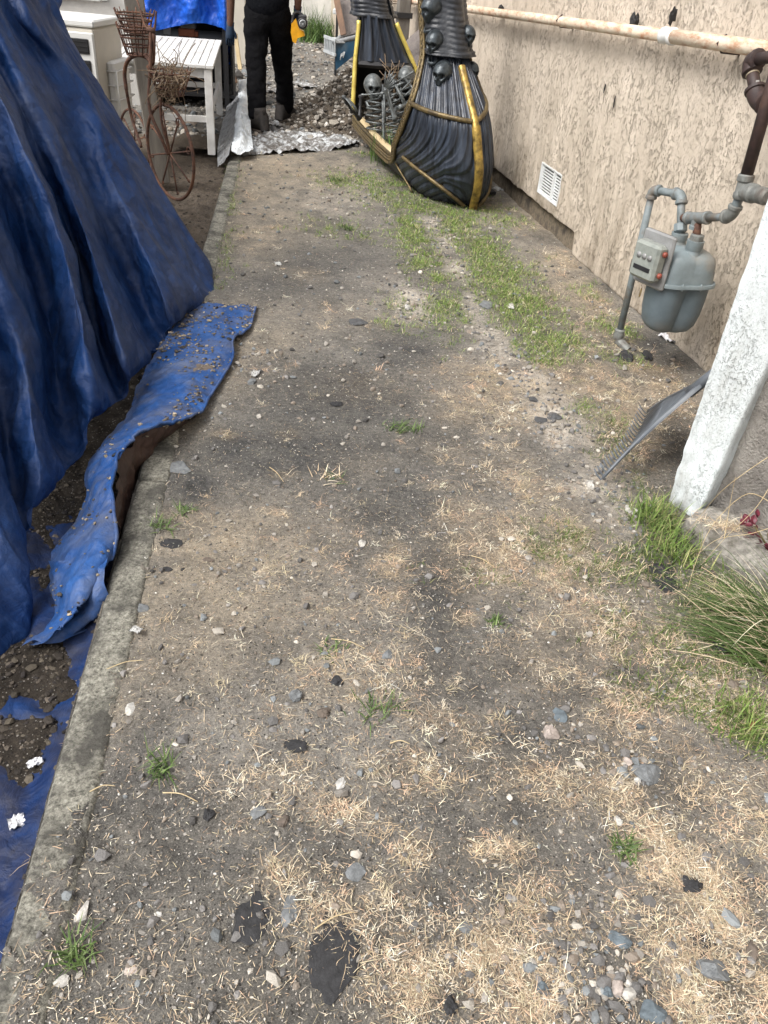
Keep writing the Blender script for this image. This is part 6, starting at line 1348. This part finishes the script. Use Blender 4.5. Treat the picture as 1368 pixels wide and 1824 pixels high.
SL = [(595,1702,84,110,'st_dark','largest flat black asphalt chunk in the foreground, beside dry grass','asphalt chunk',.09),
 (450,1632,50,70,'st_dark','smaller crumbly black asphalt patch left of the large foreground chunk','asphalt chunk',.09),
 (515,1626,26,52,'st_grey','flat grey stone between the two black asphalt chunks','stone',.25),
 (636,1555,34,30,'st_grey','dull grey rounded stone above the large black asphalt chunk','stone',.3),
 (530,1243,28,20,'st_grey','light-topped grey stone near the middle of the path','stone',.7),
 (574,1273,26,16,'st_brown','brownish angular stone just right of and below the light-topped grey stone','stone',.7),
 (528,1330,44,22,'st_dark','dark earthy clod above the pale shell bit','clod',.3),
 (605,1397,18,26,'st_white','curled white shell-like bit on bare soil','shell',.5),
 (372,1453,18,20,'st_dark','small dark round stone on the bare soil left of the middle','stone',.8),
 (460,1446,28,24,'st_grey','grey stone half sunk in soil with a reddish one below it','stone',.35),
 (505,1463,20,22,'st_brown','reddish brown pebble right of the half sunk grey stone','stone',.5),
 (147,1623,22,32,'st_pale','pale flat stone near the green weed at the bottom left','stone',.3),
 (110,1748,24,18,'st_pale','pale greenish stone at the foot of the bottom left weed','stone',.4),
 (231,1264,16,22,'st_white','white stone chip right of the kerb','stone chip',.5),
 (232,1727,22,14,'st_pink','tan chip on bare soil near the bottom left corner','stone chip',.3),
 (280,1628,14,8,'st_white','tiny white chip on bare soil at lower left','stone chip',.4),
 (980,1309,28,24,'st_pink','pinkish speckled stone on the dark track','stone',.6),
 (1000,1276,28,22,'st_blue','blue-grey stone just above the pinkish speckled one','stone',.4),
 (949,1367,22,12,'st_brown','small greenish brown block on the dark track','stone',.6),
 (1153,1377,52,36,'st_grey','broad grey stone surrounded by small pebbles','stone',.35),
 (1117,1358,18,12,'st_pink','small pink pebble left of the broad grey stone','stone',.6),
 (1135,1392,12,14,'st_white','white pebble below the small pink one','pebble',.8),
 (1100,1465,14,14,'st_white','white pebble under the tuft of straw right of centre','pebble',.8),
 (1232,1581,34,22,'st_dark','dark grey stone in the dry grass at the right','stone',.5),
 (1249,1683,46,40,'shingle','black rectangular scrap of roofing in the dry grass','roofing scrap',.10),
 (1270,1733,46,32,'st_grey','grey wedge-shaped stone below the black roofing scrap','stone',.6),
 (1338,1697,20,30,'st_brown','brown stone near the right edge of the frame','stone',.5),
 (1106,1676,40,24,'st_blue','flat blue-grey stone above the pebble cluster','stone',.35),
 (1160,1805,44,34,'st_blue','large blue-grey stone at the bottom right of the path','stone',.6),
 (1120,1772,26,20,'st_pale','pale speckled stone next to the large blue-grey one','stone',.6),
 (1097,1762,24,26,'st_pink','sandy round stone left of the pale speckled stone','stone',.7),
 (965,1757,22,22,'st_blue','small slate blue stone in the lower right foreground','stone',.6),
 (1082,1773,18,16,'st_blue','bluish pebble beside the sandy round stone','pebble',.7),
 (1101,1743,16,13,'st_white','white pebble above the sandy round stone','pebble',.7),
 (1120,1753,12,11,'st_white','small white pebble above the pale speckled stone','pebble',.7),
 (827,1652,28,20,'st_grey','grey stone at the left side of a straw patch near the bottom','stone',.5),
 (802,1795,22,24,'st_dark','dark angular stone at the bottom between straw patches','stone',.6),
 (1188,1042,44,30,'shingle','dark flat scrap in the grass at the foot of the footing','roofing scrap',.12),
 (1170,1015,60,20,'st_dark','long dark flat scrap in the grass left of the footing','roofing scrap',.15),
 (1284,1156,26,16,'st_dark','dark stone in the grass at the right edge','stone',.5),
 (987,744,28,14,'st_slate','dark slate piece on the pale gravel trail','slate',.3),
 (963,752,22,12,'st_slate','second slate piece just left of the first on the pale trail','slate',.3),
 (948,715,20,8,'st_slate','small dark slate piece higher on the pale trail','slate',.4),
 (865,545,24,12,'st_grey','grey flat stone in the gravel amid the green grass','stone',.4),
 (908,549,16,10,'st_white','pale stone in the green grass right of the gravel','stone',.5),
 (1050,868,16,18,'st_pale','pale stone just below the rake tips','stone',.8),
 (1124,915,24,18,'st_pale','pale stone at the lower end of the gravel trail','stone',.6),
 (372,997,22,8,'st_brown','flat oval brown stone on the tan soil','stone',.3),
 (298,1014,20,7,'st_dark','thin black sliver on the tan soil beside the kerb','sliver',.4),
 (305,968,44,16,'st_dark','dark smear of earth beside the kerb','clod',.12),
 (250,1082,36,18,'st_grey','flat grey slate by the kerb','slate',.25),
 (318,833,50,24,'st_grey','bluish flat patch of broken slab next to the kerb joint','slab',.1),
 (690,1170,20,22,'st_grey','grey stone beside a dried grass tuft on the dark track','stone',.5),
 (600,1215,24,16,'st_dark','dark stone under the green weed in the middle','stone',.5),
 (645,970,16,12,'st_pale','pale square pebble on the path','pebble',.6),
 (725,550,12,9,'st_white','pale pebble on the light patch of the path','pebble',.6),
 (600,720,20,8,'st_dark','thin dark sliver on the dark soil','sliver',.3),
 (640,575,36,12,'st_slate','dark sliver stone across the middle of the path beyond the tarp','slate',.2),
 (448,680,14,10,'st_grey','grey pebble by the tarp edge','pebble',.7),
 (1115,638,22,16,'st_dark','dark clod at the foot of the meter riser','clod',.5),
 (1152,635,16,14,'st_dark','dark clod on the grass right of the meter riser','clod',.6)]
for px, py, w, h, mt, lb, ct, fl in SL: stone(px, py, w, h, mt, lb, ct, fl, name={'stone': 'stone', 'pebble': 'pebble', 'asphalt chunk': 'asphalt_chunk'}.get(ct, ct.replace(' ', '_')))
for px, py, w, h, mt, lb, ct in ((364, 659, 44, 20, 'st_brown', 'flat brown flake lying on the blue tarp strip', 'flake'), (346, 678, 18, 14, 'st_brown', 'smaller brown flake below the first on the tarp strip', 'flake')):
    o = stone(px, py, w, h, mt, lb, ct, .2, name='flake', z=.03)
# ------------------------------------------------------------------ weeds, tall grass, stalks
DG_ = [(.075, .125, .035), (.10, .155, .045), (.055, .095, .03), (.15, .20, .08)]
for px, py, n, L, sp, lb in ((706, 764, 46, .075, .022, 'dark green grass tuft alone on the dark soil of the path'), (738, 768, 26, .06, .014, 'small green offshoot right of the lone grass tuft'), (664, 1275, 50, .055, .020, 'green weed spreading flat in the middle foreground'), (700, 1252, 24, .05, .012, 'green shoots at the right end of the flat weed'), (283, 1365, 44, .06, .013, 'green star-shaped weed on bare soil right of the kerb'), (134, 1700, 60, .052, .015, 'green weed tuft at the bottom left'), (1112, 1512, 60, .05, .014, 'dark green tuft inside the dry grass at lower right'), (288, 938, 46, .05, .022, 'green tuft growing at the kerb edge'), (330, 912, 30, .045, .014, 'smaller green tuft right of the one at the kerb edge'), (590, 1160, 40, .04, .018, 'low dull green weed left of the dark track'), (592, 850, 40, .05, .022, 'faint green and straw tuft on the dark soil'), (600, 322, 80, .07, .03, 'green tuft on the far path left of the boat'), (618, 408, 70, .06, .028, 'green tuft beside the pale soil patch on the far path'), (880, 1110, 44, .04, .011, 'dull green shoots beside the dark track')):
    grass_tuft('grass_tuft', G(px, py), n, L, .0036, sp, lb, cols=DG if 'faint' not in lb else STR + DG, lift=(.1, 1.1), curl=(.0, .8))
grass_tuft('tall_grass', G(1165, 930), 300, .10, .0042, .045, 'green grass growing up at the foot of the white pillar', cols=GR, lift=(.8, 1.5), curl=(.3, 1.3))
grass_tuft('tall_grass', G(1195, 985), 280, .085, .0042, .05, 'green grass between the pillar foot and the footing', cols=GR, lift=(.7, 1.5), curl=(.3, 1.3))
grass_tuft('tall_grass', G(1385, 1160), 400, .30, .0036, .05, 'long green grass arching left from the right edge below the footing', cols=DG + DG + STR[:1], lift=(.15, .65), curl=(.3, .9), dirn=(math.radians(150), .38))
grass_tuft('tall_grass', G(1385, 1120), 200, .30, .0035, .05, 'wispy yellowing grass in front of the footing', cols=STR[:2] + DG, lift=(.3, .9), curl=(.6, 1.2), dirn=(math.radians(160), .6))
grass_tuft('tall_grass', G(1330, 1290), 300, .07, .0035, .05, 'short bright green grass at the right edge in the middle foreground', cols=GR, lift=(.4, 1.4))
b = MB()
for pts in ([(1390, 800, .45), (1330, 840, .40), (1280, 880, .30), (1235, 935, .12), (1215, 960, .02)], [(1390, 830, .4), (1350, 900, .30), (1290, 960, .15), (1250, 1005, .03)], [(1380, 900, .35), (1330, 880, .34), (1270, 935, .22), (1240, 1000, .1), (1225, 1050, .02)], [(1400, 930, .3), (1340, 950, .24), (1280, 960, .16), (1245, 985, .1)], [(1372, 1050, .1), (1375, 1130, .25), (1362, 1200, .02)], [(1290, 960, .16), (1300, 900, .26), (1310, 850, .36)], [(1250, 1010, .07), (1275, 1030, .06), (1265, 1060, .02)]):
    P = crom(A([G(*q) for q in pts]), 22); b.tube(P, np.linspace(.0012, .0006, 22), 5)
b.build('dry_stalks', M['pine'], None, label='long pale dry grass stalks arching in front of the rough rock', cat='stalks', kind='stuff')
rpn = thing('red_plant', G(1362, 985), 'small dark red leafy plant at the right edge by the footing', 'plant')
b = MB(); b.tube([G(1372, 1000), G(1362, 965, .08), G(1345, 938, .12)], .003, 6); b.tube([G(1372, 1000), G(1368, 950, .1)], .003, 6); b.build('stem', M['stem'], rpn)
me = None
for k in range(26):
    px, py, z = [(1330, 935, .12), (1345, 928, .13), (1338, 948, .10), (1356, 965, .09), (1366, 975, .07)][k % 5]; c = G(px + rng.normal(0, 5), py + rng.normal(0, 5), z)
    if me is None:
        b = MB(); V = []
        for t in np.linspace(0, 1, 6):
            w = .008 * math.sin(math.pi * min(1, t * .96 + .03)) + .0002; V += [(-w, t * .026, .004 * t), (0, t * .026, .004 * t - .002), (w, t * .026, .004 * t)]
        b.add(V, [(3 * i + j, 3 * i + j + 1, 3 * i + j + 4, 3 * i + j + 3) for i in range(5) for j in range(2)]); o = b.build('leaf', M['red_leaf'], rpn); me = o.data
    else: o = link('leaf', me, rpn)
    o.location = c; o.rotation_euler = (rng.uniform(-.4, .9), rng.uniform(-.5, .5), rng.uniform(0, 6.28)); o.scale = [rng.uniform(.7, 1.2)] * 3
# terracotta pot just entering the frame
pc = G(1425, 1215); tp = thing('terracotta_pot', pc, 'terracotta pot whose rim just shows at the right edge of the frame', 'plant pot')
b = MB(); b.lathe(pc, [(.085, 0), (.10, .12), (.112, .16), (.112, .165)], n=36); sharp(b.build('pot_body', M['terracotta'], tp)); b = MB(); b.lathe(pc + A([0, 0, .16]), [(.120, 0), (.124, .004), (.124, .035), (.119, .04), (.105, .04), (.10, .02)], n=36); sharp(b.build('pot_rim', M['terracotta'], tp))
b = MB(); b.lathe(G(1333, 1303, .006), [(.0035, 0), (.0045, .01), (.0042, .03), (.0005, .035)], (.5, .6, .35), 8); b.build('orange_cap', M['red_dial'], None, label='tiny orange plastic bit in the green grass at the right', cat='scrap')
# straw sticks seen singly
for i, (x0, y0, x1, y1, lb) in enumerate(((190, 1192, 256, 1176, 'long pale straw lying across the kerb'), (290, 1412, 352, 1428, 'curved pale straw below the star-shaped weed'), (560, 1655, 630, 1625, 'long straw stem above the large black asphalt chunk'), (695, 1324, 730, 1325, 'short straight straw on dark soil'), (160, 1410, 205, 1400, 'forked pale straw near the kerb'), (590, 1138, 650, 1155, 'straight pale stem above the dull green weed'), (480, 832, 505, 858, 'split pale straw on the dark soil'), (840, 990, 880, 1010, 'thick pale straw in the dry patch'))):
    p, q = G(x0, y0, .006), G(x1, y1, .008); m = (p + q) / 2 + A([0, .006, .004]); b = MB(); b.tube(crom(A([p, m, q]), 9), np.linspace(.0016, .0009, 9), 6); b.build('straw_stem', M['pine'], None, label=lb, cat='straw')
